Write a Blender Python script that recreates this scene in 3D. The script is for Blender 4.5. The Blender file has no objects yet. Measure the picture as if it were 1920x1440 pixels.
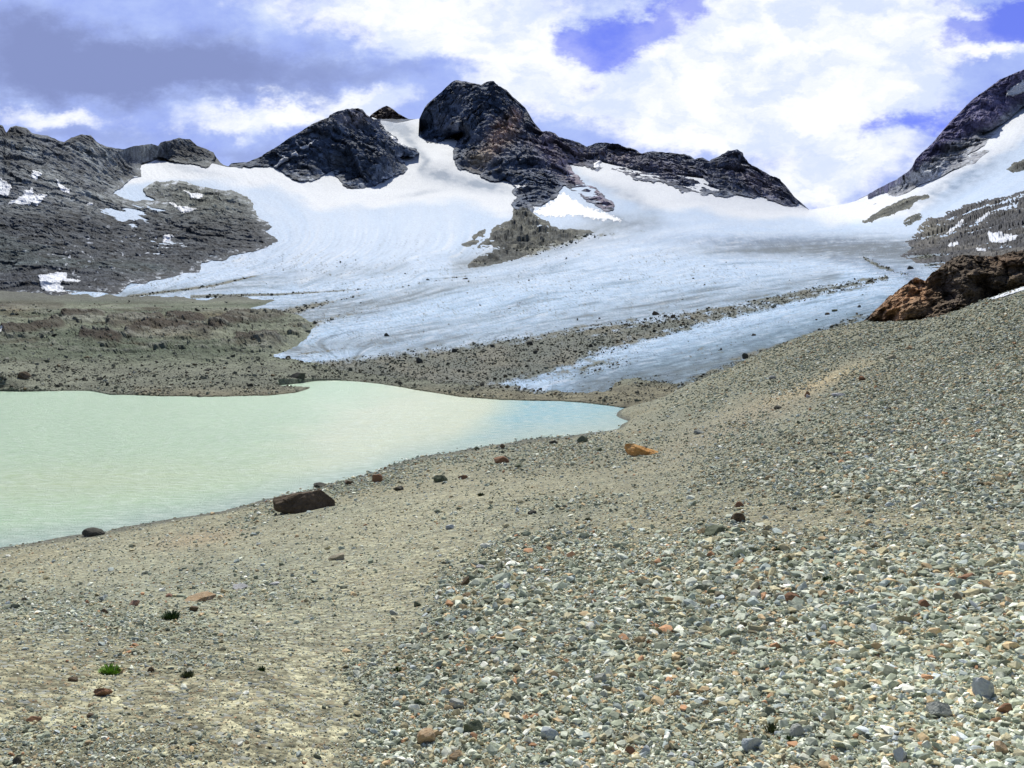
import bpy, bmesh, math, random
import numpy as np
from mathutils import Vector, noise as mnoise

random.seed(7); rng = np.random.default_rng(11)
scene = bpy.context.scene
COL = scene.collection
R = math.radians
F = 1507.0; CAMH = 6.0; PITCH = R(-3.8)
CAM = np.array([0.0, 0.0, CAMH])

# ------------------------------------------------------------------ geometry helpers
def bearing(x, y):
    """direction of a photo position, scaled to unit horizontal length"""
    x = np.asarray(x, float); y = np.asarray(y, float)
    cx = (x-960)/F; cy = (720-y)/F
    dx = cx; dy = math.cos(PITCH)-cy*math.sin(PITCH); dz = math.sin(PITCH)+cy*math.cos(PITCH)
    h = np.sqrt(dx*dx+dy*dy)
    return dx/h, dy/h, dz/h
def world(x, y, r):
    dx, dy, dz = bearing(x, y)
    return np.stack([dx*r, dy*r, CAMH+dz*r], -1)
def plane_r(x, y, z=0.0):
    return (z-CAMH)/bearing(x, y)[2]
def project(P):
    X, Y, Z = P[..., 0], P[..., 1], P[..., 2]-CAMH
    f = Y*math.cos(PITCH)+Z*math.sin(PITCH); u = -Y*math.sin(PITCH)+Z*math.cos(PITCH)
    f = np.where(f < .05, .05, f)
    return 960+F*X/f, 720-F*u/f, f

class RBF:
    def __init__(s, pts, val, smooth=1e-6, cubic=False):
        s.p = np.asarray(pts, float); v = np.asarray(val, float); n, d = s.p.shape; s.cubic = cubic
        A = np.zeros((n+d+1, n+d+1)); A[:n, :n] = s.k(s.p, s.p)
        A[:n, :n] -= smooth*np.eye(n)
        A[:n, n] = 1; A[:n, n+1:] = s.p; A[n, :n] = 1; A[n+1:, :n] = s.p.T
        s.w = np.linalg.solve(A, np.concatenate([v, np.zeros(d+1)])); s.n = n
    def k(s, a, b):
        r = np.sqrt(((a[:, None, :]-b[None])**2).sum(-1)); return r
    def __call__(s, q):
        sh = q.shape[:-1]; q = q.reshape(-1, q.shape[-1]); out = np.empty(len(q))
        for i in range(0, len(q), 60000):
            c = q[i:i+60000]
            out[i:i+60000] = s.k(c, s.p) @ s.w[:s.n] + s.w[s.n] + c @ s.w[s.n+1:]
        return out.reshape(sh)

_p = np.random.default_rng(5).permutation(256); PERM = np.concatenate([_p, _p, _p])
_g = np.random.default_rng(6).normal(size=(256, 3)); GRAD = (_g/np.linalg.norm(_g, axis=1)[:, None]).astype(np.float32)
def perlin(q):
    q = np.asarray(q, float); fl = np.floor(q); i = fl.astype(np.int64) & 255; f = (q-fl).astype(np.float32)
    u = f*f*f*(f*(f*6-15)+10)
    def g(a, b, c):
        h = PERM[PERM[PERM[(i[..., 0]+a) & 255]+((i[..., 1]+b) & 255)]+((i[..., 2]+c) & 255)]
        G = GRAD[h]
        return G[..., 0]*(f[..., 0]-a)+G[..., 1]*(f[..., 1]-b)+G[..., 2]*(f[..., 2]-c)
    L = lambda a, b, t: a+(b-a)*t
    x0 = L(L(g(0, 0, 0), g(1, 0, 0), u[..., 0]), L(g(0, 1, 0), g(1, 1, 0), u[..., 0]), u[..., 1])
    x1 = L(L(g(0, 0, 1), g(1, 0, 1), u[..., 0]), L(g(0, 1, 1), g(1, 1, 1), u[..., 0]), u[..., 1])
    return L(x0, x1, u[..., 2])*1.5
def fbm(q, oct=5, gain=.5, lac=2.03, ridged=False, bill=False):
    a = 1.0; t = 0.0; n = 0.0; q = np.asarray(q, float)
    for o in range(oct):
        v = perlin(q)
        if ridged: v = 1-2*np.abs(v)
        elif bill: v = 2*np.abs(v)-.5
        t = t+a*v; n += a; a *= gain; q = q*lac+17.3
    return t/n
def sstep(a, b, x):
    t = np.clip((x-a)/(b-a), 0, 1); return t*t*(3-2*t)
def mix(a, b, t):
    t = np.asarray(t)[..., None]; return np.asarray(a)*(1-t)+np.asarray(b)*t

def seg_dist(X, Y, pts, closed=True):
    """distance to a polyline, plus parameter index of the nearest place"""
    best = np.full(X.shape, 1e9); par = np.zeros(X.shape)
    n = len(pts)
    for k in range(n if closed else n-1):
        x0, y0 = pts[k][:2]; x1, y1 = pts[(k+1) % n][:2]
        vx, vy = x1-x0, y1-y0; L = vx*vx+vy*vy+1e-9
        t = np.clip(((X-x0)*vx+(Y-y0)*vy)/L, 0, 1)
        d = np.hypot(X-x0-t*vx, Y-y0-t*vy)
        m = d < best; best = np.where(m, d, best); par = np.where(m, k+t, par)
    return best, par
def sdf(X, Y, poly):
    d, _ = seg_dist(X, Y, poly); ins = np.zeros(X.shape, bool); n = len(poly)
    for k in range(n):
        x0, y0 = poly[k]; x1, y1 = poly[(k+1) % n]
        c = ((y0 > Y) != (y1 > Y)) & (X < (x1-x0)*(Y-y0)/((y1-y0) if y1 != y0 else 1e-9)+x0)
        ins ^= c
    return np.where(ins, d, -d)
def stroke(X, Y, pts):
    """soft band along a polyline of (x, y, halfwidth, strength)"""
    d, p = seg_dist(X, Y, pts, False)
    idx = np.arange(len(pts)); w = np.interp(p, idx, [q[2] for q in pts]); s = np.interp(p, idx, [q[3] for q in pts])
    return s*np.exp(-(d/w)**2)
def blob(X, Y, x, y, sx, sy, rot=0):
    c, s = math.cos(R(rot)), math.sin(R(rot)); a = ((X-x)*c+(Y-y)*s)/sx; b = (-(X-x)*s+(Y-y)*c)/sy
    return np.exp(-(a*a+b*b))
def curve(pts):
    a = np.array(pts, float); return lambda x: np.interp(x, a[:, 0], a[:, 1])

def tag(o, label, cat, group=None, kind=None):
    o['label'] = label; o['category'] = cat
    if group: o['group'] = group
    if kind: o['kind'] = kind
    return o
def raw_mesh(name, V, Q, mat, attrs=None, smooth=False):
    me = bpy.data.meshes.new(name); V = np.asarray(V, np.float32).reshape(-1, 3); Q = np.asarray(Q, np.int32)
    nl = Q.size; k = Q.shape[1]
    me.vertices.add(len(V)); me.vertices.foreach_set('co', V.ravel())
    me.loops.add(nl); me.loops.foreach_set('vertex_index', Q.ravel())
    me.polygons.add(len(Q)); me.polygons.foreach_set('loop_start', np.arange(0, nl, k, dtype=np.int32))
    me.polygons.foreach_set('use_smooth', np.full(len(Q), smooth))
    me.update(calc_edges=True); me.validate()
    for n, a in (attrs or {}).items():
        a = np.asarray(a, np.float32)
        if a.ndim > 1 and a.shape[-1] == 3:
            a = a.reshape(-1, 3); at = me.attributes.new(n, 'FLOAT_COLOR', 'POINT')
            at.data.foreach_set('color', np.concatenate([a, np.ones((len(a), 1), np.float32)], 1).ravel())
        else:
            at = me.attributes.new(n, 'FLOAT', 'POINT'); at.data.foreach_set('value', a.ravel())
    me.materials.append(mat)
    o = bpy.data.objects.new(name, me); COL.objects.link(o); return o
def grid_faces(ny, nx, wrap=False):
    i = np.arange(ny*nx).reshape(ny, nx)
    if wrap: i = np.concatenate([i, i[:, :1]], 1)
    return np.stack([i[:-1, :-1], i[1:, :-1], i[1:, 1:], i[:-1, 1:]], -1).reshape(-1, 4)

# ------------------------------------------------------------------ node helpers
class NT:
    def __init__(s, tree): s.t = tree; s.n = tree.nodes; s.l = tree.links
    def new(s, typ, ins=None, **kw):
        n = s.n.new(typ)
        for k, v in kw.items(): setattr(n, k, v)
        for k, v in (ins or {}).items(): s.put(n.inputs[k], v)
        return n
    def put(s, sock, v):
        if isinstance(v, bpy.types.NodeSocket): s.l.new(v, sock)
        elif v is not None:
            try: sock.default_value = v
            except Exception: sock.default_value = tuple(v)+(1,)
    def math(s, op, a, b=None, c=None, clamp=False):
        n = s.n.new('ShaderNodeMath'); n.operation = op; n.use_clamp = clamp
        for k, v in enumerate((a, b, c)):
            if v is not None: s.put(n.inputs[k], v)
        return n.outputs[0]
    def vmath(s, op, a, b=None):
        n = s.n.new('ShaderNodeVectorMath'); n.operation = op; s.put(n.inputs[0], a)
        if b is not None: s.put(n.inputs[1], b)
        return n.outputs['Value'] if op in ('LENGTH', 'DOT_PRODUCT') else n.outputs[0]
    def noise(s, vec, scale, detail=4, rough=.55, dist=0.0):
        n = s.new('ShaderNodeTexNoise', {'Vector': vec, 'Scale': scale, 'Detail': detail, 'Roughness': rough, 'Distortion': dist}); return n.outputs[0]
    def ramp(s, fac, stops, interp='LINEAR'):
        n = s.n.new('ShaderNodeValToRGB'); n.color_ramp.interpolation = interp; e = n.color_ramp.elements
        while len(e) < len(stops): e.new(.5)
        for k, (p, c) in enumerate(stops):
            e[k].position = p; e[k].color = (c, c, c, 1) if not hasattr(c, '__len__') else tuple(c)+(1,)
        s.put(n.inputs[0], fac); return n.outputs[0]
    def map(s, v, a, b, c=0.0, d=1.0, smooth=False):
        n = s.new('ShaderNodeMapRange', interpolation_type='SMOOTHSTEP' if smooth else 'LINEAR')
        for k, x in enumerate((v, a, b, c, d)): s.put(n.inputs[k], x)
        return n.outputs[0]
    def mixc(s, f, a, b, typ='MIX'):
        n = s.n.new('ShaderNodeMix'); n.data_type = 'RGBA'; n.blend_type = typ
        s.put(n.inputs[0], f); s.put(n.inputs[6], a); s.put(n.inputs[7], b); return n.outputs[2]
    def bump(s, h, strength, dist, normal=None):
        n = s.new('ShaderNodeBump', {'Strength': strength, 'Distance': dist, 'Height': h})
        if normal is not None: s.l.new(normal, n.inputs['Normal'])
        return n.outputs[0]
def material(name):
    m = bpy.data.materials.new(name); m.use_nodes = True; t = NT(m.node_tree); t.n.clear()
    out = t.new('ShaderNodeOutputMaterial'); b = t.new('ShaderNodeBsdfPrincipled'); t.l.new(b.outputs[0], out.inputs[0])
    b.inputs['Roughness'].default_value = .9; b.inputs['Specular IOR Level'].default_value = .2
    pos = t.new('ShaderNodeNewGeometry').outputs['Position']
    return m, t, b, pos
def attr(t, name, typ='GEOMETRY', fac=False):
    n = t.new('ShaderNodeAttribute', attribute_name=name, attribute_type=typ); return n.outputs['Fac' if fac else 'Color']

def mat_rock(name, sc, bump=.6, vary=.5, stretch=(1, 1, 1.6)):
    """vertex-tinted rock; sc = size in metres of the mottling"""
    m, t, b, pos = material(name)
    v = t.vmath('MULTIPLY', pos, stretch)
    n1 = t.noise(v, 1/sc, 8, .68); n2 = t.noise(v, 6/sc, 5, .7)
    vo = t.new('ShaderNodeTexVoronoi', {'Vector': v, 'Scale': 2.2/sc}, feature='DISTANCE_TO_EDGE').outputs[0]
    crack = t.map(vo, 0, .06, .55, 1, True)
    k = t.map(t.math('ADD', t.math('MULTIPLY', n1, .6), t.math('MULTIPLY', n2, .4)), .33, .67, 1-vary, 1+vary)
    k = t.math('MULTIPLY', k, crack)
    c = t.mixc(1, attr(t, 'col'), t.new('ShaderNodeCombineColor', {0: k, 1: k, 2: k}).outputs[0], 'MULTIPLY')
    t.put(b.inputs['Base Color'], c)
    h = t.math('ADD', n1, t.math('MULTIPLY', n2, .35)); h = t.math('ADD', h, t.math('MULTIPLY', crack, .15))
    t.put(b.inputs['Normal'], t.bump(h, bump, sc*.5)); return m

def mat_snow(name, sc=8.0, col=(.72, .75, .81), bump=.35):
    m, t, b, pos = material(name)
    n1 = t.noise(pos, 1/sc, 7, .6, .5); n2 = t.noise(pos, 7/sc, 4, .65)
    c = t.mixc(t.map(n1, .4, .72), col, tuple(q*.84 for q in col[:2])+(col[2]*.92,))
    c = t.mixc(t.map(n2, .58, .75, 0, .35), c, (.45, .47, .50))
    c = t.mixc(t.math('MULTIPLY', attr(t, 'edge', fac=True), .55), c, (.36, .38, .40)); t.put(b.inputs['Base Color'], c); b.inputs['Roughness'].default_value = .6
    t.put(b.inputs['Normal'], t.bump(t.math('ADD', n1, t.math('MULTIPLY', n2, .3)), bump, sc*.3)); return m

# ------------------------------------------------------------------ base distance field of the valley and glacier
SHORE = [(-700, 731), (0, 731), (170, 731), (205, 738), (300, 741), (400, 742), (500, 740), (552, 735), (578, 728), (592, 713), (640, 712), (740, 722), (790, 731), (860, 742), (940, 748), (1000, 749), (1080, 752), (1130, 757), (1170, 770), (1400, 790), (2400, 790)]
shore = curve(SHORE)
D0P = [(1240, 745, 71), (560, 665, 125), (0, 700, 98), (0, 650, 150), (0, 600, 220), (0, 553, 330), (350, 555, 330), (300, 700, 100), (300, 650, 150), (300, 600, 220),
       (-600, 700, 98), (-600, 600, 220), (-600, 553, 330), (-600, 400, 560), (-600, 200, 850),
       (700, 650, 145), (900, 650, 128), (1100, 700, 88), (1100, 640, 128), (1300, 600, 155), (1400, 665, 88), (1300, 700, 80), (1600, 590, 125), (1600, 520, 250), (1300, 520, 300),
       (1000, 550, 260), (700, 560, 260), (500, 560, 310), (500, 520, 430), (700, 500, 430), (1000, 480, 480), (1300, 460, 560), (1600, 470, 430), (500, 450, 600),
       (0, 480, 450), (0, 380, 600), (0, 240, 820), (200, 400, 640), (200, 280, 900), (250, 500, 480), (500, 400, 760), (400, 330, 950), (300, 300, 1050), (350, 260, 1150), (700, 400, 850), (1000, 400, 880),
       (1300, 420, 800), (1500, 400, 1200), (1520, 392, 1400), (1100, 350, 1080), (1100, 310, 1350), (1300, 360, 1150), (700, 350, 1050), (600, 320, 1080), (820, 300, 1250), (740, 230, 1650),
       (850, 350, 1080), (1600, 420, 900), (1650, 395, 950), (1750, 350, 900), (1900, 240, 1000), (1900, 330, 700), (1720, 430, 520), (1700, 500, 260), (1800, 420, 480), (1900, 400, 420),
       (2400, 0, 1200), (2400, 330, 550), (2400, 500, 200), (2400, 600, 120), (1800, 560, 150)]
for x, y in SHORE[:-3]: D0P.append((x, y, float(plane_r(x, y))))
for x, y in SHORE[:-3:2]: D0P.append((x, y+25, float(plane_r(x, y+25, -.9))))
_D0 = RBF([(p[0]/400, p[1]/160) for p in D0P], [math.log(p[2]) for p in D0P], 0)
def D0(X, Y): return np.exp(_D0(np.stack([np.asarray(X, float)/400, np.asarray(Y, float)/160], -1)))

def lattice(f, X, Y, st=6.0):
    """smooth field sampled on a regular lattice and interpolated"""
    x0, y0 = X.min()-st, Y.min()-st; gx = np.arange(x0, X.max()+2*st, st); gy = np.arange(y0, Y.max()+2*st, st)
    A, B = np.meshgrid(gx, gy); V = f(A, B); a = (X-x0)/st; b = (Y-y0)/st; i = a.astype(int); j = b.astype(int); a = a-i; b = b-j
    return (V[j, i]*(1-a)+V[j, i+1]*a)*(1-b)+(V[j+1, i]*(1-a)+V[j+1, i+1]*a)*b
def blocks(q, seed=0, tilt=.9):
    """faceted, blocky relief: every cell is a tilted plane"""
    q = np.asarray(q, float); fl = np.floor(q-.5).astype(np.int64); best = np.full(q.shape[:-1], 1e9); out = np.zeros(q.shape[:-1])
    for a in (0, 1):
        for b in (0, 1):
            for c in (0, 1):
                n = fl+np.array([a, b, c]); m = (n+seed) & 255
                h = PERM[PERM[PERM[m[..., 0]]+m[..., 1]]+m[..., 2]]
                off = GRAD[h]*.42; dd = q-(n+.5+off); d = (dd*dd).sum(-1)
                v = (PERM[h+7]/255.0-.5)+tilt*(dd*GRAD[PERM[h+31]]).sum(-1)
                k = d < best; best = np.where(k, d, best); out = np.where(k, v, out)
    return out
def crags(P, big, seed=0, oct=3, aniso=(1, 1, 1), rot=0.0, gain=.5):
    c, s = math.cos(rot), math.sin(rot); w = np.stack([fbm(P/big*.9+7*k, 4, .55) for k in (1, 2, 3)], -1)*.22
    q = np.stack([P[..., 0]*c+P[..., 2]*s, P[..., 1], -P[..., 0]*s+P[..., 2]*c], -1)*np.array(aniso)/big+w; t = 0; a = 1; n = 0
    for k in range(oct): t = t+a*blocks(q, seed+13*k); n += a; a *= gain; q = q*2.7+5.1
    return t/n*2

SHEETS = {}
def finish_sheet(key, name, X, Y, P, mat, attrs, smooth, back=0, drop=.7):
    ny, nx = X.shape; A = dict(attrs)
    if back:
        rows = []
        top = P[0]; out = top-CAM; out = out/np.linalg.norm(out[:, :2], axis=1)[:, None]; out[:, 2] = 0
        for k in (4, 3, 2, 1):
            q = top+out*back*k/4; q[:, 2] -= back*drop*(k/4)**1.3; q[:, 2] += (k > 0)*perlin(q/(back*.25))*back*.05
            rows.append(q)
        P2 = np.concatenate([np.array(rows), P], 0)
        for n in A: A[n] = np.concatenate([np.repeat(np.asarray(A[n])[:1], 4, 0), A[n]], 0)
    else: P2 = P
    o = raw_mesh(name, P2, grid_faces(*P2.shape[:2]), mat, A, smooth)
    SHEETS[key] = (X, Y, P); return o
def make_XY(x0, x1, step, top, bot, ny):
    xs = np.arange(x0, x1+.1, step); t = np.linspace(0, 1, ny)[:, None]
    yt = top(xs); yb = bot(xs); return np.broadcast_to(xs, (ny, len(xs))).copy(), yt*(1-t)+yb*t

def jag(xs, amp, sc, seed):
    return fbm(np.stack([xs/sc, xs*0+seed, xs*0], -1), 4, .6)*amp

# ------------------------------------------------------------------ GROUND near the camera (foreground and the gravel slope on the right)
GP = []   # (x, y, r) or shoreline
def gp(x, y, r=None, z=None):
    if r is None: r = float(plane_r(x, y, z))
    p = world(x, y, r); GP.append((math.atan2(p[0], p[1]), math.log(r), float(p[2])))
for x in (-300, 0, 480, 960, 1440, 1920, 2300):
    gp(x, 1440, r=2.95); gp(x, 1250, r=4.1)
for x, y, r in [(0, 1130, 7.2), (300, 1130, 7.5), (560, 1050, 12), (700, 1130, 7.4), (960, 1130, 6.2), (960, 1000, 12), (760, 980, 16), (960, 910, 21), (760, 930, 23), (1200, 1130, 5.9), (1200, 1000, 10.5), (1200, 920, 18), (1200, 865, 28),
                (1500, 1130, 5.6), (1500, 1000, 9.2), (1500, 960, 11.5), (1500, 900, 15), (1500, 820, 23), (1500, 750, 36), (1450, 700, 52), (1400, 672, 74), (1500, 634, 78), (1620, 602, 80), (1650, 700, 45), (1700, 640, 60),
                (1740, 600, 76), (1800, 582, 78), (1860, 562, 76), (1920, 538, 76), (1920, 640, 45), (1920, 740, 27), (1920, 850, 16), (1920, 960, 10), (1920, 1130, 5.5), (1740, 850, 17), (1740, 740, 32), (1700, 1000, 8.8),
                (1300, 850, 29), (1300, 780, 46), (1300, 720, 66), (1240, 800, 41), (1240, 748, 66), (1200, 775, 52), (1190, 760, 58), (1350, 700, 68),
                (2300, 1000, 8), (2300, 800, 16), (2300, 600, 40), (2300, 440, 80), (-300, 1200, 5)]: gp(x, y, r=r)
NEAR_SHORE = [(-300, 1060), (0, 1025), (130, 1004), (240, 985), (330, 972), (420, 956), (490, 938), (600, 915), (680, 893), (740, 870), (820, 852), (900, 838), (1000, 822), (1090, 814), (1160, 804), (1181, 790), (1165, 768)]
for x, y in NEAR_SHORE: gp(x, y, z=0.0)
for x, y in NEAR_SHORE[:-2]: gp(x-25, y-22, z=-.55)
for x, y in [(0, 900), (300, 850), (600, 800), (900, 785), (1080, 780), (0, 780), (400, 770), (700, 750), (1000, 762)]: gp(x, y, z=-1.6)
for x in range(-300, 1200, 150): gp(x, 722 if x < 1000 else 745, z=-3)
for a in (-75, -100, -130, 180, 130, 100, 75):
    for r, z in ((3, 4.3), (8, 4.2), (25, 4.6 if abs(a) > 100 or a > 0 else 1), (90, 9 if a > 0 or abs(a) > 120 else 2)): GP.append((R(a), math.log(r), z+(a > 0)*r*.06))
for x, r, z in [(1260, 92, -1.5), (1400, 100, -1), (1500, 105, -1), (1620, 110, -1), (1740, 115, 0), (1920, 115, 1), (2300, 115, 5), (1300, 140, -4), (1920, 150, -4), (2300, 150, -4)]:
    GP.append((math.atan2((x-960)/F, 1), math.log(r), z))
def gfeat(a, l): return np.stack([2.6*np.sin(a), 2.6*np.cos(a), l], -1)
_g = np.array(GP); GR = RBF(gfeat(_g[:, 0], _g[:, 1]), _g[:, 2], 1e-5)
fine = np.arctan2(np.linspace(-1500, 1500, 1050), F)
coarse = np.linspace(fine[-1], 2*math.pi+fine[0], 90)[1:-1]
az = np.concatenate([fine, coarse])
lr = np.concatenate([[math.log(.15), math.log(1.0)], np.linspace(math.log(1.8), math.log(150), 760)])
AZ, LR = np.meshgrid(az, lr); RR = np.exp(LR)
sub = (slice(None, None, 4), slice(None, None, 4))
def coarse_eval(f, A, B, st=5):
    """evaluate a smooth field on a thinner lattice and interpolate"""
    ny, nx = A.shape; iy = np.unique(np.append(np.arange(0, ny, st), ny-1)); ix = np.unique(np.append(np.arange(0, nx, st), nx-1))
    v = f(A[np.ix_(iy, ix)], B[np.ix_(iy, ix)])
    t = np.array([np.interp(np.arange(nx), ix, row) for row in v])
    return np.array([np.interp(np.arange(ny), iy, t[:, k]) for k in range(nx)]).T
Z = coarse_eval(lambda a, l: GR(gfeat(a, l)), AZ, LR)
Z[:2] = 4.35
GPOS = np.stack([np.sin(AZ)*RR, np.cos(AZ)*RR, Z], -1)
q2 = GPOS*[1, 1, 0]
nz = fbm(q2/5.0, 3)*.10*sstep(2, 12, RR)+fbm(q2/.9+5, 4)*.045+fbm(q2/.16, 3)*.012
nz += (.6*fbm(q2/14+3, 3)+.16*fbm(q2/3.5+30, 3))*sstep(14, 50, RR)*sstep(.2, 1.5, Z)
GPOS[..., 2] += nz*np.where(Z < .25, .75, 1)
GX, GY, GF = project(GPOS); front = (np.abs(AZ) < 1.2) | (AZ > 2*math.pi-1.2)
GX = np.where(front, GX, 960+1500*np.sign(np.sin(AZ))); GY = np.where(front, GY, 1800)
wob = fbm(q2/np.maximum(RR, 1)[..., None]*9+2, 4)
def coarse_field(X, Y, w):
    X = X+w*70; Y = Y+w*45
    c = sstep(-40, 60, sdf(X, Y, [(640, 1500), (690, 1330), (640, 1250), (790, 1190), (820, 1080), (880, 1030), (1040, 985), (1250, 1000), (1500, 985), (1700, 1000), (4200, 1010), (4200, 1900), (640, 1900)]))
    c = np.maximum(c, sstep(-40, 90, sdf(X, Y, [(1230, 950), (1330, 880), (1450, 835), (1560, 770), (1640, 700), (1700, 640), (1800, 590), (1960, 540), (4200, 400), (4200, 1000), (1700, 975), (1450, 940)]))*.95)
    c = np.maximum(c, .6*sstep(1230, 1380, X)*(Y < 900)*(1-.85*np.clip(blob(X, Y, 1390, 790, 160, 28, -24)+blob(X, Y, 1540, 712, 120, 14, -22), 0, 1)))
    c = np.maximum(c, .8*blob(X, Y, 230, 1170, 260, 45, 5)); c = np.maximum(c, .6*blob(X, Y, 470, 1110, 160, 40, 8))
    c = np.maximum(c, .55*blob(X, Y, 150, 1400, 240, 55)); c = np.maximum(c, .55*blob(X, Y, 350, 1230, 180, 30))
    c = np.maximum(c, .85*blob(X, Y, 700, 900, 260, 24, -17)); c = np.maximum(c, .85*blob(X, Y, 1050, 850, 180, 34, -5))
    c = np.maximum(c, .45*blob(X, Y, 1330, 730, 140, 30, -25)); c = np.maximum(c, .7*blob(X, Y, 1500, 640, 150, 30, -18))
    c = np.maximum(c, .45*blob(X, Y, 1100, 950, 180, 25))
    return np.clip(c, 0, 1)
GC = np.clip(coarse_field(GX, GY, wob)*(1+.9*fbm(q2/3.5+40, 4, .6)*(GY < 1000))+.25*fbm(q2/2.2+60, 4, .6)*(GY < 1000), 0, 1)
tan_ = np.array([.222, .213, .150]); grey = np.array([.15, .157, .112]); wet = np.array([.10, .105, .08])
gcol = mix(tan_, grey, np.clip(GC*1.15+wob*.35, 0, 1))
gcol = mix(gcol, [.19, .185, .135], sstep(500, 780, GX)*(1-sstep(820, 960, GY))*.7)
gcol = mix(gcol, [.155, .16, .12], (1-sstep(600, 850, GY))*.65*(1-blob(GX, GY, 1560, 712, 90, 14, -22)))
gcol = mix(gcol, [.36, .30, .185], np.clip(blob(GX, GY, 1540, 715, 100, 11, -22), 0, 1)*.9)
gcol = mix(gcol, [.33, .20, .11], np.clip(blob(GX, GY, 370, 1010, 90, 14, -8), 0, 1)*.35)
gcol = gcol*(1+.14*fbm(q2/.5+9, 3))[..., None]*(1+.22*fbm(q2/6+4, 5, .6)*np.array([1, 1, 1])[:, None, None]).transpose(1, 2, 0)*(1+.16*fbm(q2/11+14, 4, .6)[..., None]*np.array([1, .1, -.8]))
gcol = gcol*np.array([1.0, 1.02, .90])*(1.18+.12*(1-GC)*sstep(900, 1150, GY))[..., None]
gcol = gcol*(1+.14*np.clip(blob(GX, GY, 600, 1270, 110, 190, 12)+blob(GX, GY, 780, 960, 240, 40, -8)+blob(GX, GY, 480, 1430, 230, 60), 0, 1))[..., None]*np.array([.99, .98, 1.06])
gcol = mix(gcol, [.27, .235, .165], np.clip(blob(GX, GY, 1390, 790, 150, 26, -24), 0, 1)*.6)
gcol = mix(gcol, wet, 1-sstep(.02, .22, GPOS[..., 2]+.05*wob))

def mat_ground():
    m, t, b, pos = material('gravelly_ground')
    v1 = t.new('ShaderNodeTexVoronoi', {'Vector': pos, 'Scale': 42.0}); v2 = t.new('ShaderNodeTexVoronoi', {'Vector': pos, 'Scale': 13.0}); v3 = t.new('ShaderNodeTexVoronoi', {'Vector': pos, 'Scale': 4.0})
    f1 = t.noise(pos, 110, 3, .7); f2 = t.noise(pos, 1.7, 5, .6)
    def lum(v, lo, hi): return t.map(t.new('ShaderNodeSeparateColor', {0: v.outputs['Color']}).outputs[0], 0, 1, lo, hi)
    k = t.math('MULTIPLY', lum(v1, .5, 1.55), lum(v2, .62, 1.38)); k = t.math('MULTIPLY', k, lum(v3, .9, 1.1))
    k = t.math('MULTIPLY', k, t.map(f1, .3, .7, .75, 1.25)); k = t.math('MULTIPLY', k, t.map(f2, .3, .7, .8, 1.18))
    c = t.mixc(1, attr(t, 'col'), t.new('ShaderNodeCombineColor', {0: k, 1: k, 2: k}).outputs[0], 'MULTIPLY')
    hue = t.new('ShaderNodeSeparateColor', {0: v1.outputs['Color']}).outputs[1]
    c = t.mixc(t.map(hue, .9, .94, 0, .4), c, (.28, .18, .10)); c = t.mixc(t.map(hue, .14, .1, 0, .5), c, (.26, .29, .31))
    t.put(b.inputs['Base Color'], c)
    h = t.math('ADD', t.math('MULTIPLY', v1.outputs['Distance'], -1.0), t.math('MULTIPLY', f1, .4))
    n = t.bump(h, .7, .012); n = t.bump(t.math('MULTIPLY', v2.outputs['Distance'], -1), .6, .035, n); n = t.bump(f2, .5, .12, n)
    t.put(b.inputs['Normal'], n); return m
MG = mat_ground()
ground = raw_mesh('ground', GPOS, grid_faces(*AZ.shape, wrap=True), MG, {'col': gcol}, False)
tag(ground, 'tan and grey gravelly ground sloping from the foreground up to the right', 'ground', kind='structure')
SHEETS['ground'] = (GX, GY, GPOS)

# ------------------------------------------------------------------ LAKE
def make_lake():
    yr = np.concatenate([np.linspace(700, 760, 40), np.linspace(762, 1100, 140), np.linspace(1110, 1500, 20)])
    xr = np.linspace(-900, 1300, 320); X, Y = np.meshgrid(xr, yr)
    P = world(X, Y, plane_r(X, Y)); P[..., 2] = 0
    P[..., 2] += .012*fbm(P/[1.8, .9, 1], 3)
    w = fbm(np.stack([X/160, Y/30, X*0], -1), 4)
    base = np.array([.36, .50, .335])
    c = mix(np.broadcast_to(base, X.shape+(3,)), [.50, .54, .38], sstep(.15, .95, blob(X+w*60, Y+w*12, 760, 800, 270, 90, -18)*1.2))  # cream area: broad sun glitter painted into the water colour
    c = mix(c, [.42, .48, .29], np.clip(blob(X+w*80, Y, 200, 900, 420, 40, -3), 0, 1)*.6)
    c = mix(c, [.17, .37, .44], sstep(-.1, 1, (X+w*50+(Y-790)*.9-905)/60*.55+.3)*sstep(0, 1, (870-Y+w*10)/20))
    sh = curve(NEAR_SHORE[:-2]); edge = np.clip((sh(np.clip(X, -300, 1180))-Y)/55, 0, 1)
    c = mix([.29, .38, .34], c, sstep(-.1, .9, edge+w*.15))
    c = c*(1+.05*w)[..., None]*[1.56, 1.56, 1.56]
    m, t, b, pos = material('milky_glacial_water')
    st = t.vmath('MULTIPLY', pos, (.55, 1.9, 1))
    n1 = t.noise(st, 2.6, 6, .62); n2 = t.noise(pos, 22, 3, .6); n3 = t.noise(st, .5, 3)
    col = t.mixc(t.map(n1, .42, .68, 0, .7), attr(t, 'col'), (.85, .97, .86)); col = t.mixc(t.map(n3, .4, .7, 0, .18), col, (.46, .62, .48))  # pale ripple glints mixed into the base colour
    t.put(b.inputs['Base Color'], col); b.inputs['Roughness'].default_value = .16; b.inputs['Specular IOR Level'].default_value = .5; b.inputs['IOR'].default_value = 1.33
    n = t.bump(n1, 1.0, .17); n = t.bump(n2, 1.0, .05, n); t.put(b.inputs['Normal'], n)
    o = raw_mesh('lake', P, grid_faces(*X.shape), m, {'col': c}, True)
    tag(o, 'milky pale green glacial lake with a bluer right arm', 'lake', kind='structure'); SHEETS['lake'] = (X, Y, P)
make_lake()

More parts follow.
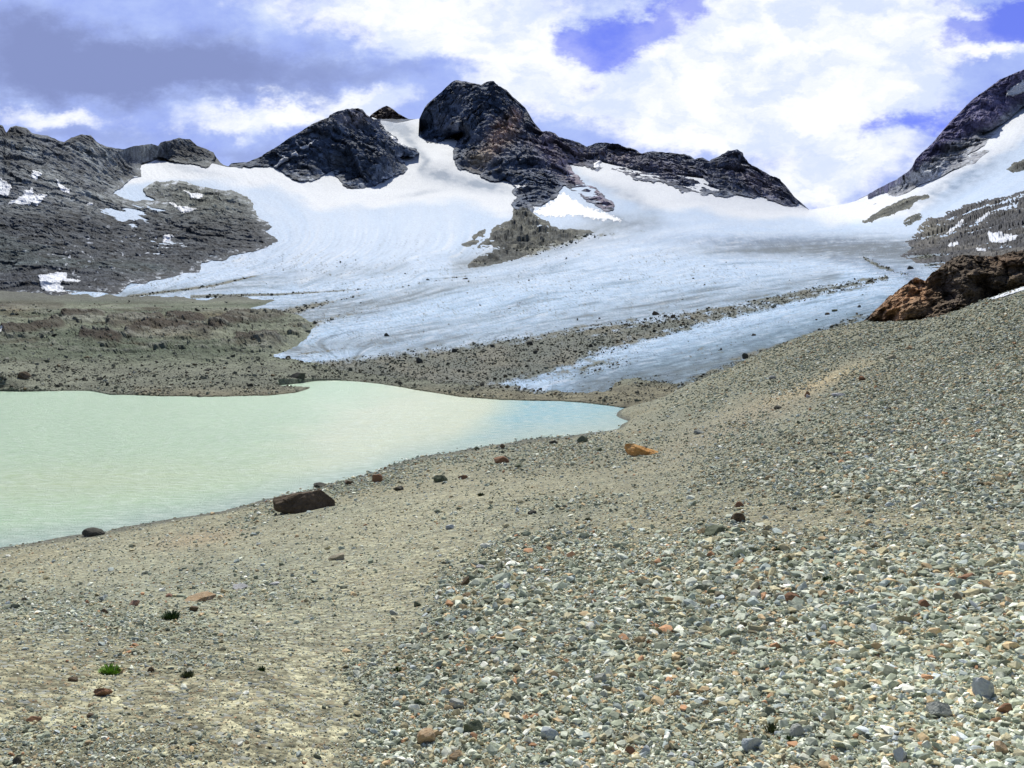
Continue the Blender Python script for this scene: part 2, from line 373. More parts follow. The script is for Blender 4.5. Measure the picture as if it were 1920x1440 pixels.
# ------------------------------------------------------------------ GLACIER
MOR = [(-700, 549), (0, 548), (200, 553), (330, 557), (385, 562), (415, 556), (450, 554), (480, 560), (520, 562), (470, 578), (560, 590), (590, 610), (575, 635), (545, 655), (510, 668), (600, 682), (700, 700), (850, 718), (1000, 735), (1200, 742), (1260, 748), (1260, 800), (-700, 800)]
TOPG = [(-700, 330), (200, 330), (255, 322), (265, 310), (300, 297), (340, 304), (370, 310), (392, 313), (397, 306), (410, 309), (425, 313), (445, 314), (520, 300), (600, 280), (690, 240), (697, 219), (715, 226), (743, 231), (767, 226), (785, 222), (800, 235),
        (850, 260), (900, 290), (1060, 290), (1200, 320), (1400, 345), (1480, 372), (1516, 393), (1540, 390), (1580, 383), (1605, 377), (1640, 360), (1720, 315), (1920, 170), (2400, -60)]
def make_glacier():
    xs0 = curve(TOPG)
    X, Y = make_XY(120, 2400, 2.0, lambda x: xs0(x)+jag(x, 1.5, 30, 3), lambda x: np.interp(x, [120, 1180, 1300, 2400], [700, 762, 770, 680]), 330)
    D = lattice(D0, X, Y); P = world(X, Y, D)
    # flow coordinate: constant along the streak lines of the ice
    lines = [(0, [(180, 650), (400, 665), (560, 700), (800, 760)]), (.6, [(350, 556), (600, 546), (760, 520), (870, 490), (900, 440)]), (1.0, [(470, 582), (800, 522), (1000, 500), (1200, 462), (1500, 436), (1700, 430)]),
             (1.6, [(500, 662), (740, 610), (1000, 545), (1300, 500), (1600, 478)]), (2.1, [(680, 690), (850, 655), (1000, 620), (1250, 575), (1500, 535), (1700, 512)]),
             (2.8, [(900, 748), (1100, 700), (1300, 655), (1500, 605), (1650, 560)]), (3.2, [(1240, 745), (1450, 680), (1650, 610)]),
             (.1, [(230, 552), (330, 525), (450, 490), (530, 450), (510, 410), (430, 345), (320, 300)]), (.35, [(340, 556), (480, 520), (600, 480), (640, 430), (600, 370), (520, 320)]), (.5, [(560, 548), (700, 500), (770, 440), (780, 380), (800, 300)]),
             (.8, [(1100, 330), (1300, 385), (1500, 410), (1800, 300)])]
    fp = [(x/400, y/160) for v, l in lines for x, y in l]; fv = [v for v, l in lines for _ in l]
    T = lattice(lambda a, b_: RBF(fp, fv, .02)(np.stack([a/400, b_/160], -1)), X, Y, 8)
    S = X/110.0+Y/200
    fl = lambda kt, ks, o: fbm(np.stack([T*kt, S*ks, X*0+o], -1), 4, .6)
    st = fl(13, .8, 1); st2 = fl(45, 3, 7); cr = np.abs(fl(9, 3.2, 13)); iso = fbm(P/[40, 40, 40], 5, .6)
    lower = sstep(430, 520, Y-(X-900)*0.02)
    D2 = D*(1+.0035*st2*sstep(300, 700, Y)+.010*st+.008*fbm(P/[90, 90, 90], 4))
    pits = fbm(P/(D[..., None]*.012)*1.0, 3, .6); D2 *= 1+.0036*pits*sstep(380, 480, Y)
    P = world(X, Y, D2)
    mb = np.clip(sdf(X, Y, MOR), 0, 30); P[..., 2] -= .18*np.clip(mb-6, 0, 24)
    below = Y > shore(X); z = P[..., 2]; P[..., 2] = np.where(below & (X < 1250), np.minimum(z, -.05*(Y-shore(X))-.3), z)
    snow = np.array([.74, .77, .82]); ice = np.array([.34, .53, .76]); dirty = np.array([.125, .20, .28]); deb = np.array([.066, .074, .050])
    n1 = fbm(np.stack([X/22, Y/9, X*0], -1), 4, .6); n0 = fbm(np.stack([X/80, Y/30, X*0+4], -1), 3)
    Yw = Y+n0*22
    firn = curve([(-700, 360), (250, 340), (400, 335), (520, 350), (600, 385), (700, 388), (850, 372), (940, 400), (1000, 395), (1060, 320), (1080, 325), (1200, 380), (1350, 402), (1500, 406), (1620, 415), (1720, 400), (1800, 330), (1920, 255), (2400, 90)])(X)
    ice = mix([.45, .58, .77], ice, sstep(440, 590, Y+(X-900)*.03))
    c = mix(snow, ice, sstep(-8, 14, Yw-firn)*np.clip(.82+.4*st, 0, 1))
    # dirty blue-grey patches on the upper ice, plus couloir shadows painted into the colour
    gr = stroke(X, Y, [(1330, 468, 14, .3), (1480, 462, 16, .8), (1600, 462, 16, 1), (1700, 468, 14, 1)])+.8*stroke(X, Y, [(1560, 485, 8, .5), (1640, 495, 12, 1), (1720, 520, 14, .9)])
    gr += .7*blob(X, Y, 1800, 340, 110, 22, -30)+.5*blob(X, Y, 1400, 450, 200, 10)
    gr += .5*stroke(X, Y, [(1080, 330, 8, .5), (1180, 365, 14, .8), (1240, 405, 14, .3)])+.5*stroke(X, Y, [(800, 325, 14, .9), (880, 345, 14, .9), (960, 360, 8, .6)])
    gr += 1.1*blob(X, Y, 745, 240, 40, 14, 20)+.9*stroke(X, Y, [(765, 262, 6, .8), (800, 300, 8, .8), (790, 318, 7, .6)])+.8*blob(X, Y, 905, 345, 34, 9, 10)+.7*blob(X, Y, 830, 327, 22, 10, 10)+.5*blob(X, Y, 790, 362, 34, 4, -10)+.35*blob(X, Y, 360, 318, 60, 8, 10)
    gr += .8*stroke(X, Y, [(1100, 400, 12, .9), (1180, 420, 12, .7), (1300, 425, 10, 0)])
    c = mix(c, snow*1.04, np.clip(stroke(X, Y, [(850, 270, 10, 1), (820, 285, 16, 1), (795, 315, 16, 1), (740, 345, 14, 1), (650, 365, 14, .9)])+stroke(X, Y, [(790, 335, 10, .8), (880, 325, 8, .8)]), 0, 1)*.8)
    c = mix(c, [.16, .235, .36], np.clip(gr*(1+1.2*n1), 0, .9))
    # streaks and cracks
    stk = sstep(.03, .42, st)*sstep(430, 540, Y); c = mix(c, dirty, stk*.75)
    c = mix(c, dirty, sstep(.05, .5, st2)*sstep(400, 620, Y)*.6)
    c = mix(c, snow, sstep(.08, .4, -st2)*sstep(400, 470, Y)*.5)
    c = mix(c, [.16, .20, .24], sstep(.018, .0, cr)*sstep(.0, .25, n0+.05)*sstep(430, 560, Y)*.75)
    st3 = fl(120, 7, 17); c = mix(c, dirty*.9, sstep(.02, .4, st3)*sstep(390, 560, Y)*.55); c = mix(c, snow, sstep(.1, .45, -st3)*sstep(390, 470, Y)*.45)
    c = c*(1+.10*fbm(P/(D[..., None]*.005), 4, .7)*sstep(330, 420, Y))[..., None]
    cr2 = np.abs(fbm(np.stack([T*5+S*.6, S*5.5-T*2, X*0+23], -1), 5, .62)); c = mix(c, [.10, .15, .22], sstep(.016, .0, cr2)*sstep(.02, .2, fbm(np.stack([X/120, Y/40, X*0+9], -1), 3))*sstep(400, 500, Y)*.8)
    lowice = sstep(0, 1, (Y-(664-(X-1100)*.24))/60)*sstep(980, 1120, X)
    c = mix(c, [.105, .19, .27], np.clip(lowice*(.85+.5*st2+.5*n1), 0, .95))
    dl = stroke(X, Y, [(430, 600, 26, 1), (560, 590, 28, 1), (700, 572, 20, .9), (850, 535, 11, .7), (1000, 515, 8, .3)])
    dl = np.maximum(dl, stroke(X, Y, [(540, 660, 12, .9), (700, 640, 20, .9), (850, 612, 16, .6), (1000, 575, 10, .35)]))
    dl = np.maximum(dl, stroke(X, Y, [(700, 690, 50, 1), (1000, 640, 42, .85), (1200, 590, 36, .8), (1400, 555, 24, .7), (1560, 520, 16, .7)]))
    dl = np.maximum(dl, stroke(X, Y, [(1250, 470, 8, .2), (1400, 468, 14, .8), (1520, 466, 18, 1.1), (1640, 468, 24, 1.2), (1740, 478, 30, 1.2)]))
    dl = np.maximum(dl, stroke(X, Y, [(1100, 735, 30, .9), (1300, 700, 26, .8), (1450, 655, 18, .7), (1620, 600, 14, .7)]))
    dl = np.maximum(dl, .8*stroke(X, Y, [(230, 552, 8, 1), (420, 540, 12, .8), (560, 522, 16, .6), (760, 500, 12, .5)]))
    dl = np.maximum(dl, .8*stroke(X, Y, [(860, 500, 16, 1), (1000, 470, 22, 1), (1130, 430, 24, .9), (1220, 415, 20, .5)]))
    c = mix(c, [.085, .105, .11], np.clip(dl*(.85+.9*st+.6*st2+.5*n1), 0, 1)*.72)
    # rock debris carried on the ice
    db = stroke(X, Y, [(600, 700, 26, 1.3), (800, 705, 50, 1.5), (1000, 668, 46, 1.25), (1200, 618, 30, 1.05), (1400, 578, 17, .95), (1540, 545, 13, 1.0), (1660, 522, 9, .8)])
    db = np.maximum(db, stroke(X, Y, [(650, 745, 26, 1.5), (900, 738, 26, 1.4), (1050, 742, 12, .9), (1200, 745, 6, .8)]))
    db = np.maximum(db, stroke(X, Y, [(430, 600, 20, 1.1), (520, 592, 14, .9), (620, 565, 7, .7), (700, 548, 3, .5), (850, 520, 3, .6), (950, 508, 2, .3)]))
    db = np.maximum(db, stroke(X, Y, [(540, 628, 12, 1.0), (600, 604, 12, .7), (680, 582, 8, .5)]))
    db = np.maximum(db, stroke(X, Y, [(360, 556, 5, 1), (520, 552, 3, 1), (640, 545, 2.5, .8), (720, 538, 2, .5)]))
    db = np.maximum(db, stroke(X, Y, [(560, 665, 4, .7), (740, 640, 4, .4)]))
    db = np.maximum(db, stroke(X, Y, [(240, 556, 4, .9), (400, 536, 4, .9), (500, 512, 2, .6)]))
    db = np.maximum(db, stroke(X, Y, [(890, 495, 10, 1), (1000, 468, 14, 1), (1100, 444, 8, .8), (1230, 430, 4, .3)]))
    db = np.maximum(db, stroke(X, Y, [(1620, 483, 5, .9), (1650, 500, 5, .9), (1700, 516, 4, .8)]))
    db = np.maximum(db, stroke(X, Y, [(1230, 745, 14, 1.0), (1420, 668, 12, 1.0), (1600, 600, 8, .9), (1640, 585, 6, .6)]))
    db = np.maximum(db, .66*blob(X, Y, 1120, 690, 150, 26, -14))
    db = np.maximum(db, .5*blob(X, Y, 1350, 650, 140, 22, -16))
    db = np.maximum(db, .9*blob(X, Y, 1740, 470, 40, 40, 20))
    db = np.maximum(db, stroke(X, Y, [(440, 470, 5, 0), (600, 475, 6, .5), (640, 440, 6, .35), (720, 490, 6, .45), (860, 470, 5, .2)])*.9)
    db = np.maximum(db, stroke(X, Y, [(560, 520, 5, .35), (640, 490, 7, .5), (700, 470, 5, .2)]))
    grain = fbm(P/(D[..., None]*.0035), 3, .7)
    rg = sstep(900, 1200, X); dbm = sstep(.42, .78, db+(.33+.35*rg)*n1+(.28+.4*rg)*st+.22*grain-.05-.10*rg)
    dc = mix(deb*1.25, [.14, .13, .085], sstep(-.2, .3, n0)*.8); dc = dc*(1+.45*grain+.25*n1)[..., None]
    c = mix(c, dc, dbm*.94)
    speck = sstep(.33, .42, fbm(np.stack([X/5.5, Y/3.6, X*0+8], -1), 2, .6))*sstep(.0, .3, n0+.08)*sstep(440, 470, Y)*(1-sstep(1300, 1500, X)*.6)
    c = mix(c, deb, speck*.75)
    m, t, b, pos = material('glacier_ice')
    a = t.noise(t.vmath('MULTIPLY', pos, (.5, .22, .5)), 1.2, 7, .7, .6); g = t.noise(pos, .35, 6, .65)
    k = t.map(a, .3, .7, .82, 1.14)
    cc = t.mixc(1, attr(t, 'col'), t.new('ShaderNodeCombineColor', {0: k, 1: k, 2: t.math('POWER', k, .8)}).outputs[0], 'MULTIPLY')
    t.put(b.inputs['Base Color'], cc); b.inputs['Roughness'].default_value = .75
    n = t.bump(g, .6, 2.2); n = t.bump(a, .7, .8, n); t.put(b.inputs['Normal'], n)
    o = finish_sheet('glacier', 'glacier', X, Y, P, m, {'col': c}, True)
    tag(o, 'streaked blue white glacier with stony debris bands sweeping down from the peaks', 'glacier', kind='structure')
    return X, Y, db, T
GLX, GLY, GLDB, GLT = make_glacier()

# ------------------------------------------------------------------ mountains standing out of the ice
Z1 = lambda l: [(x/3, 120+y/3) for x, y in l]
Z2 = lambda l: [(600+x/3, 120+y/3) for x, y in l]
Z3 = lambda l: [(1280+x/3, 120+y/3) for x, y in l]

def mountain(key, name, sky, lower, ctl, x0, x1, ymax, ny, noise_fn, col_fn, mat, back, proud=.005, bury=.035, wob=2.5, step=2.0, jagamp=2.0, ends=12, smooth=False, bx=14, rbsm=0, edge_snow=1.0, blockc=.42, vert=.3, dmax=1e9):
    """rock body: skyline and lower outline traced from the photo, real distances from ctl (x, y, r)"""
    sk = curve(sky)
    X, Y = make_XY(x0, x1, step, lambda x: sk(x)+jag(x, jagamp, 9, len(name)+x0*.01), lambda x: x*0+ymax, ny)
    poly = list(sky)+[p for p in lower]
    polyE = [(x, y-60) for x, y in sky]+list(lower)
    pts = [(x, y, min(dmax, float(D0(x, y))*(1-proud))) for x, y in lower]+list(ctl)
    g = RBF([(p[0]/300, p[1]/200) for p in pts], [math.log(p[2]) for p in pts], rbsm)
    D = np.exp(lattice(lambda a, b_: g(np.stack([a/300, b_/200], -1)), X, Y, 5))
    w = fbm(np.stack([X/34, Y/24, X*0+1], -1), 6, .68)*wob*5.5
    s = sdf(X, Y, polyE)+w
    base = lattice(D0, X, Y)
    P = world(X, Y, D)
    n = noise_fn(P, X, Y)
    edge = sstep(0, 16, s); n = n*(.25+.75*edge); dzv = -n*D*vert*.8; D = D*(1+n*(1-vert))
    out = sstep(1.5, -3, s); keepn = edge*(1-out)*sstep(0, 10, Y-Y[0])
    D = np.where(out > 0, np.maximum(D, D*(1-out)+out*base*(1+bury)), D)
    P = world(X, Y, D)
    sd_ = float(np.median(D))*.0028; P[..., 0] += fbm(P/(sd_*5)+11, 4, .6)*sd_*1.6*keepn; P[..., 2] += fbm(P/(sd_*5)+31, 4, .6)*sd_*1.0*keepn+dzv*keepn
    c = col_fn(P, X, Y, s)
    cr_ = crags(P, float(np.median(D))*.012, 3, 3, (1, 1, 1), .3, .6); c = c*np.clip(1+blockc*cr_+.35*fbm(P/(sd_*2.2), 4, .7), .3, 2.2)[..., None]
    sn_ = fbm(np.stack([X/16, Y/6, X*0+21], -1), 5, .65); mk = sstep(.12, .2, sn_)*sstep(15, 3, s)*sstep(30, 60, Y-Y[0])
    c = mix(c, [.60, .65, .72], np.clip(mk*edge_snow, 0, 1))
    o = finish_sheet(key, name, X, Y, P, mat, {'col': c}, smooth, back)
    return o
def ridge_noise(big, amp, oct=7, aniso=(1, 1, 1), rot=0, gain=.5, blk=1.0, seed=0, gully=1.0):
    def f(P, X, Y):
        q = P/big+fbm(P/big*1.3+9, 2)[..., None]*.2
        a = -amp*.40*(fbm(q*[1.5, 1, .6], 4, gain, ridged=True)-.15)*gully-amp*.36*blk*crags(P, big*.9, seed+3, 3, (1.25, 1, .8), rot, .5)-amp*.22*blk*crags(P, big*.3, seed, 3, aniso, rot, .5)-amp*.05*fbm(P/big*9+4, 3, .6)
        return a
    return f
FAR_HAZE = np.array([1.8, 1.92, 2.02])  # aerial haze put into the rock colour: lighter and bluer
MR_FAR = mat_rock('dark_mountain_rock', 14, .35, .42); MR_LEFT = mat_rock('grey_slab_rock', 9, .4, .45); MR_MID = mat_rock('hummocky_rock', 4, .5, .45)

SKY_F = [(428, 312)]+Z1([(1300, 557), (1400, 550), (1455, 525), (1500, 498), (1550, 470), (1600, 435), (1650, 400), (1700, 375), (1750, 340), (1800, 318), (1850, 300)])+Z2([(45, 292), (100, 265), (150, 253), (215, 248), (240, 258), (262, 285), (300, 310)])
LOW_F = Z2([(340, 350), (380, 395), (430, 425), (480, 460), (530, 480), (555, 500), (530, 520), (465, 525), (480, 550), (492, 590), (470, 620), (400, 640), (300, 680), (200, 705), (150, 700), (95, 645), (75, 600)])+Z1([(1870, 600), (1780, 650), (1700, 665), (1640, 645), (1570, 600), (1530, 572), (1400, 582), (1290, 580)])
def col_F(P, X, Y, s):
    n = fbm(P/[60, 60, 30], 4); d = fbm(P/[14, 14, 14], 4)
    c = mix([.045, .058, .085], [.095, .10, .115], sstep(-.1, .4, n)); c = mix(c, [.22, .18, .165], blob(X, Y, 668, 222, 34, 14)*.7)
    c = mix(c, [.035, .042, .055], blob(X, Y, 690, 310, 90, 40)*.5); return c*(1+1.0*d)[..., None]*FAR_HAZE
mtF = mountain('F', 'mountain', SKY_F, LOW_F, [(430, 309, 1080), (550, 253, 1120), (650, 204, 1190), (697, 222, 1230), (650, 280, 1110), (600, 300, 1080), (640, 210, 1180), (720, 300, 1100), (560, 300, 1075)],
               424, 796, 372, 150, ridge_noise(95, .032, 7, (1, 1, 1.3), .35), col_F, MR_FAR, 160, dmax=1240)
tag(mtF, 'dark rounded rock peak left of the snowy couloir', 'mountain', kind='structure')

SKY_G = [(784, 262), (785, 240), (786, 224)]+Z2([(590, 240), (620, 210), (650, 185), (690, 150), (720, 120), (745, 98), (765, 90), (800, 95), (850, 105), (890, 112), (910, 118), (925, 105), (940, 98), (975, 93), (1000, 120), (1050, 145), (1080, 180), (1120, 215), (1155, 245), (1180, 290), (1210, 335), (1245, 378), (1290, 378), (1320, 388), (1345, 410), (1400, 425), (1450, 440), (1500, 465), (1550, 445), (1600, 440), (1650, 450), (1700, 463), (1760, 475), (1810, 505), (1860, 490), (1920, 495)])+[(1262, 287)]+Z3([(10, 507), (40, 515), (70, 535), (110, 525), (150, 545), (165, 535), (225, 510), (255, 487), (320, 487), (340, 520), (375, 560), (440, 595), (500, 630), (545, 650), (585, 690), (630, 750), (680, 790), (712, 822)])
LOW_G = Z3([(640, 805), (560, 790), (490, 775), (430, 745), (400, 762), (350, 745), (250, 750), (140, 735), (0, 727)])+Z2([(2000, 700), (1920, 670), (1820, 650), (1770, 655), (1720, 620), (1650, 600), (1560, 590), (1500, 578), (1440, 570), (1400, 565), (1420, 600), (1450, 640), (1560, 700), (1640, 770), (1665, 800), (1650, 832), (1600, 825), (1540, 800), (1470, 750), (1390, 700), (1375, 685), (1340, 725), (1300, 760), (1270, 790), (1200, 800), (1190, 835), (1100, 830), (1065, 790), (1110, 745), (1085, 720), (1100, 690), (1040, 655), (950, 660), (910, 640), (900, 608), (850, 600), (770, 600), (755, 560), (745, 510), (770, 440), (795, 393), (760, 400), (700, 432), (650, 450), (600, 447), (575, 420), (562, 370)])
def col_G(P, X, Y, s):
    n = fbm(P/[70, 70, 40], 4); d = fbm(P/[14, 14, 10], 4); w = fbm(P/[50, 50, 50]+7, 3)*30
    c = mix([.045, .058, .085], [.09, .095, .115], sstep(-.1, .4, n))
    c = mix(c, [.25, .165, .13], np.clip(1.3*stroke(X+w, Y, [(965, 225, 14, .9), (950, 245, 26, 1), (925, 275, 18, .8), (895, 305, 12, .7)]), 0, 1)*.8)
    c = mix(c, [.215, .185, .13], blob(X+w, Y, 900, 298, 22, 14, -40)*.6)
    c = mix(c, [.17, .13, .155], np.clip(stroke(X+w, Y, [(1020, 270, 26, .9), (1050, 300, 26, .9), (1100, 350, 18, 1), (1140, 385, 12, 1)]), 0, 1)*.85)
    c = mix(c, [.19, .15, .155], np.clip(blob(X+w, Y, 1160, 295, 34, 18)+.8*blob(X+w, Y, 1085, 290, 30, 12), 0, 1)*.7)
    c = mix(c, [.15, .125, .145], np.clip(blob(X+w, Y, 1420, 345, 60, 22, 30)+.8*blob(X+w, Y, 1250, 320, 90, 22, 5), 0, 1)*.75)
    return c*(1+1.0*d)[..., None]*FAR_HAZE
ctlG = [(786, 224, 1520), (800, 200, 1520), (855, 150, 1540), (905, 158, 1520), (925, 151, 1520), (985, 202, 1480), (1015, 245, 1440), (1100, 275, 1480), (1200, 287, 1540), (1300, 296, 1560), (1375, 282, 1560), (1460, 337, 1500), (1515, 393, 1400),
        (800, 255, 1490), (830, 240, 1480), (815, 262, 1470), (860, 215, 1470), (858, 245, 1400), (925, 175, 1450), (910, 215, 1380), (895, 250, 1310), (885, 285, 1250), (945, 225, 1400), (960, 260, 1330), (925, 300, 1210), (1000, 300, 1210), (980, 340, 1080), (1050, 300, 1270), (940, 325, 1150), (1150, 305, 1440), (1340, 330, 1400)]
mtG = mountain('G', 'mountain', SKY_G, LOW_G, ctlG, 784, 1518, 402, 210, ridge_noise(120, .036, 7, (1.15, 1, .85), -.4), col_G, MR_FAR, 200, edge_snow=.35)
tag(mtG, 'dark craggy central summit with a long jagged ridge running to the right', 'mountain', kind='structure')

SKY_H = [(690, 222), (697, 214), (710, 205), (718, 201), (725, 198), (733, 202), (740, 207), (747, 213), (758, 219), (775, 227)]
def plain_peak(key, sky, r0, r1, x0, x1, yb, ny, colr, label, seed):
    sk = curve(sky); X, Y = make_XY(x0, x1, 1.5, lambda x: sk(x)+jag(x, 1.2, 6, seed), lambda x: x*0+yb, ny)
    D = r0+(r1-r0)*(yb-Y)/max(1, yb-min(p[1] for p in sky)); P = world(X, Y, D); D = D*(1+ridge_noise(50, .018, 6)(P, X, Y)); P = world(X, Y, D)
    c = np.broadcast_to(np.array(colr), X.shape+(3,))*(1+.5*fbm(P/12, 4))[..., None]
    return tag(finish_sheet(key, 'mountain', X, Y, P, MR_FAR, {'col': c}, False, 80), label, 'mountain', kind='structure')
plain_peak('H', SKY_H, 1740, 1790, 690, 780, 246, 36, (.15, .11, .09), 'small brown pointed peak peeping over the snow saddle', 4)

SKY_E = [(-700, 150), (-300, 190), (-80, 222)]+Z1([(0, 340), (15, 345), (35, 387), (60, 355), (90, 345), (150, 360), (180, 390), (270, 405), (330, 430), (360, 440), (400, 415), (460, 395), (510, 400), (545, 440), (600, 465), (690, 480), (750, 462), (850, 450), (890, 460), (903, 440), (950, 430), (1010, 415), (1070, 425), (1110, 460), (1160, 478), (1200, 495), (1220, 530), (1240, 555), (1280, 577)])
LOW_E = Z1([(1180, 580), (1050, 565), (930, 535), (860, 540), (800, 560), (785, 590), (800, 635), (740, 650), (690, 680), (625, 730), (700, 755), (800, 770), (915, 772), (820, 740), (805, 710), (880, 650), (950, 660), (1080, 665), (1150, 690), (1230, 705), (1300, 700), (1360, 730), (1410, 760), (1430, 810), (1450, 850), (1500, 890), (1545, 915), (1500, 940), (1560, 990), (1500, 1040), (1400, 1060), (1300, 1075), (1250, 1110), (1140, 1120), (1120, 1165), (1000, 1185), (900, 1215), (800, 1240), (740, 1235), (670, 1300)])+[(100, 556), (-700, 556)]
def col_E(P, X, Y, s):
    n = fbm(P/[45, 45, 18], 4); d = fbm(P/[9, 9, 6], 4); w = n*25
    c = mix([.21, .22, .225], [.36, .37, .35], sstep(-.2, .3, n))
    c = mix(c, [.13, .14, .16], sstep(.1, .35, fbm(P/[60, 60, 60]+8, 4))*.7)
    dark = sstep(375, 425, Y+w+(X-250)*-.02)
    c = mix(c, [.055, .062, .075], dark*.85); c = mix(c, [.10, .125, .12], dark*sstep(.05, .4, fbm(P/[90, 90, 25]+3, 4))*.7)
    c = mix(c, [.215, .22, .175], np.clip(blob(X, Y+w*.5, 380, 375, 95, 34, 8), 0, 1)*.85)
    c = mix(c, [.035, .04, .05], np.clip(blob(X, Y, 350, 285, 60, 24)+blob(X, Y, 155, 262, 26, 10)+blob(X, Y, 20, 252, 34, 14)+blob(X, Y, 230, 330, 30, 30)*.5, 0, 1)*.85)
    c = mix(c, [.06, .06, .068], sstep(520, 548, Y)*(X < 420)*.6)
    # small snow remnants plastered on the wet slabs
    sp = sstep(.30, .36, fbm(np.stack([X/9, Y/5, X*0+2], -1), 3, .65))*np.clip(blob(X, Y, 260, 450, 50, 26)+blob(X, Y, 315, 445, 20, 14)+.7*blob(X, Y, 150, 490, 120, 50), 0, 1)
    c = c*(1+.5*d)[..., None]
    return mix(c*[.74, .78, .83], [.72, .76, .83], np.clip(sp*1.3, 0, 1))
def noise_E(P, X, Y):
    a = ridge_noise(80, .016, 6, (1, 1, 1.3), -.2)(P, X, Y); b_ = ridge_noise(34, .005, 5, (.6, 1, 1.6), -.28, .5, 1.6, 5)(P, X, Y)
    k = sstep(380, 430, Y); return a*(1-.45*k)+b_*k
mtE = mountain('E', 'mountain', SKY_E, LOW_E, [(-700, 150, 900), (-300, 190, 880), (0, 233, 800), (0, 400, 560), (0, 500, 430), (150, 252, 830), (150, 400, 600), (250, 273, 900), (337, 258, 1080), (413, 305, 1090), (250, 400, 680), (350, 420, 640), (400, 380, 720), (-400, 400, 560), (300, 480, 520), (150, 500, 440), (350, 300, 1040)],
               -560, 524, 566, 330, noise_E, col_E, MR_LEFT, 150, wob=2, blockc=.6, vert=.45, dmax=1040)
tag(mtE, 'long grey rock wall on the left with dark wet lower slabs', 'mountain', kind='structure')

# right mountain
SKY_I = Z3([(955, 777), (1040, 735), (1100, 700), (1200, 650), (1275, 600), (1290, 580), (1310, 535), (1350, 495), (1400, 450), (1450, 390), (1500, 330), (1550, 280), (1600, 230), (1640, 190), (1700, 150), (1780, 90), (1860, 55), (1920, 30)])+[(2100, 60), (2400, -40)]
LOW_I = [(2400, 120), (2100, 150)]+Z3([(1920, 245), (1820, 320), (1760, 360), (1690, 395), (1780, 382), (1700, 460), (1600, 515), (1690, 480), (1735, 485), (1700, 512), (1640, 560), (1560, 585), (1500, 610), (1450, 640), (1420, 650), (1340, 680), (1260, 730), (1200, 750), (1090, 792), (1060, 795), (1150, 722), (1050, 748)])
def col_I(P, X, Y, s):
    n = fbm(P/[50, 50, 20], 4); d = fbm(P/[9, 9, 9], 4)
    line = curve([(1600, 380), (1705, 325), (1790, 270), (1860, 235), (1920, 190), (2400, -20)])(X)
    c = mix([.115, .105, .145], [.20, .205, .185], sstep(-10, 12, Y-line+n*14)); c = mix(c, [.14, .125, .155], blob(X, Y, 1900, 150, 40, 20)*.6)
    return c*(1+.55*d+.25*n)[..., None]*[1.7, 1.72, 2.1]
mtI = mountain('I', 'mountain', SKY_I, LOW_I, [(1603, 377, 960), (1710, 313, 960), (1797, 213, 1080), (1920, 130, 1100), (2400, -40, 1250), (1850, 230, 1000)], 1598, 2400, 400, 210, ridge_noise(60, .022, 7, (1, 1, 1.4), -.6), col_I, MR_LEFT, 150, wob=1.2)
tag(mtI, 'steep violet grey rock mountain rising at the right edge', 'mountain', kind='structure')
LOW_J = [(2400, 250), (2400, 640), (1920, 575), (1760, 545)]+Z3([(1420, 1165), (1390, 1135), (1300, 1112), (1230, 1080), (1290, 1035), (1250, 1000), (1300, 965), (1330, 920), (1380, 855), (1470, 865), (1480, 830), (1600, 790), (1700, 755), (1850, 735), (1920, 700)])
def col_J(P, X, Y, s):
    n = fbm(P/[25, 25, 10], 4); d = fbm(P/[5, 5, 5], 4)
    c = mix([.062, .064, .072], [.12, .115, .108], sstep(-.1, .3, n)); c = mix(c, [.2, .19, .15], blob(X, Y, 1740, 430, 30, 14)*.8)
    return c*(1+.5*d)[..., None]
SKYJ = [(1690, 300), (2400, 100)]
def region(key, name, poly, x0, x1, y0, y1, ny, proudk, noise_fn, col_fn, mat, step=2.0, wob=2.0, bury=.03, lim=30):
    """rock standing proud of the ice inside an outline"""
    X, Y = make_XY(x0, x1, step, lambda x: x*0+y0, lambda x: x*0+y1, ny)
    base = lattice(D0, X, Y); s = sdf(X, Y, poly)+fbm(np.stack([X/22, Y/14, X*0+1], -1), 6, .68)*wob*4.5
    P = world(X, Y, base); n = noise_fn(P, X, Y)
    D = base*(1-proudk*sstep(-2, lim, s)+.2*n*sstep(-2, 10, s)); D = np.where(s < 0, D+base*bury*sstep(0, -5, s), D)
    P = world(X, Y, D); P[..., 2] -= n*base*.42*sstep(-1, 14, s); cr_ = crags(P, float(np.median(base))*.012, 3, 3, (1, 1, 1), .3, .6)
    c = col_fn(P, X, Y, s)*np.clip(1+.6*cr_+.4*fbm(P/(float(np.median(base))*.006), 4, .7), .3, 2.2)[..., None]
    keep = s > -9; idx = np.arange(X.size).reshape(X.shape); Q = grid_faces(*X.shape); Q = Q[keep.ravel()[Q].any(1)]
    used, inv = np.unique(Q, return_inverse=True)
    o = raw_mesh(name, P.reshape(-1, 3)[used], inv.reshape(-1, 4), mat, {'col': c.reshape(-1, 3)[used]}, False)
    SHEETS[key] = (X, Y, P); return o
oJ = region('J', 'hillside', LOW_J, 1680, 2400, 240, 620, 190, .03, ridge_noise(30, .016, 6, (1, 1, 1.4), -.5, gully=.25), col_J, MR_MID)
tag(oJ, 'dark boulder-strewn slope behind the brown crag at the right', 'hillside', kind='structure')
def col_N(P, X, Y, s):
    n = fbm(P/[25, 25, 8], 4); d = fbm(P/[6, 6, 4], 4); c = mix([.075, .082, .078], [.15, .15, .122], sstep(-.1, .3, n)); return c*(1+.6*d)[..., None]
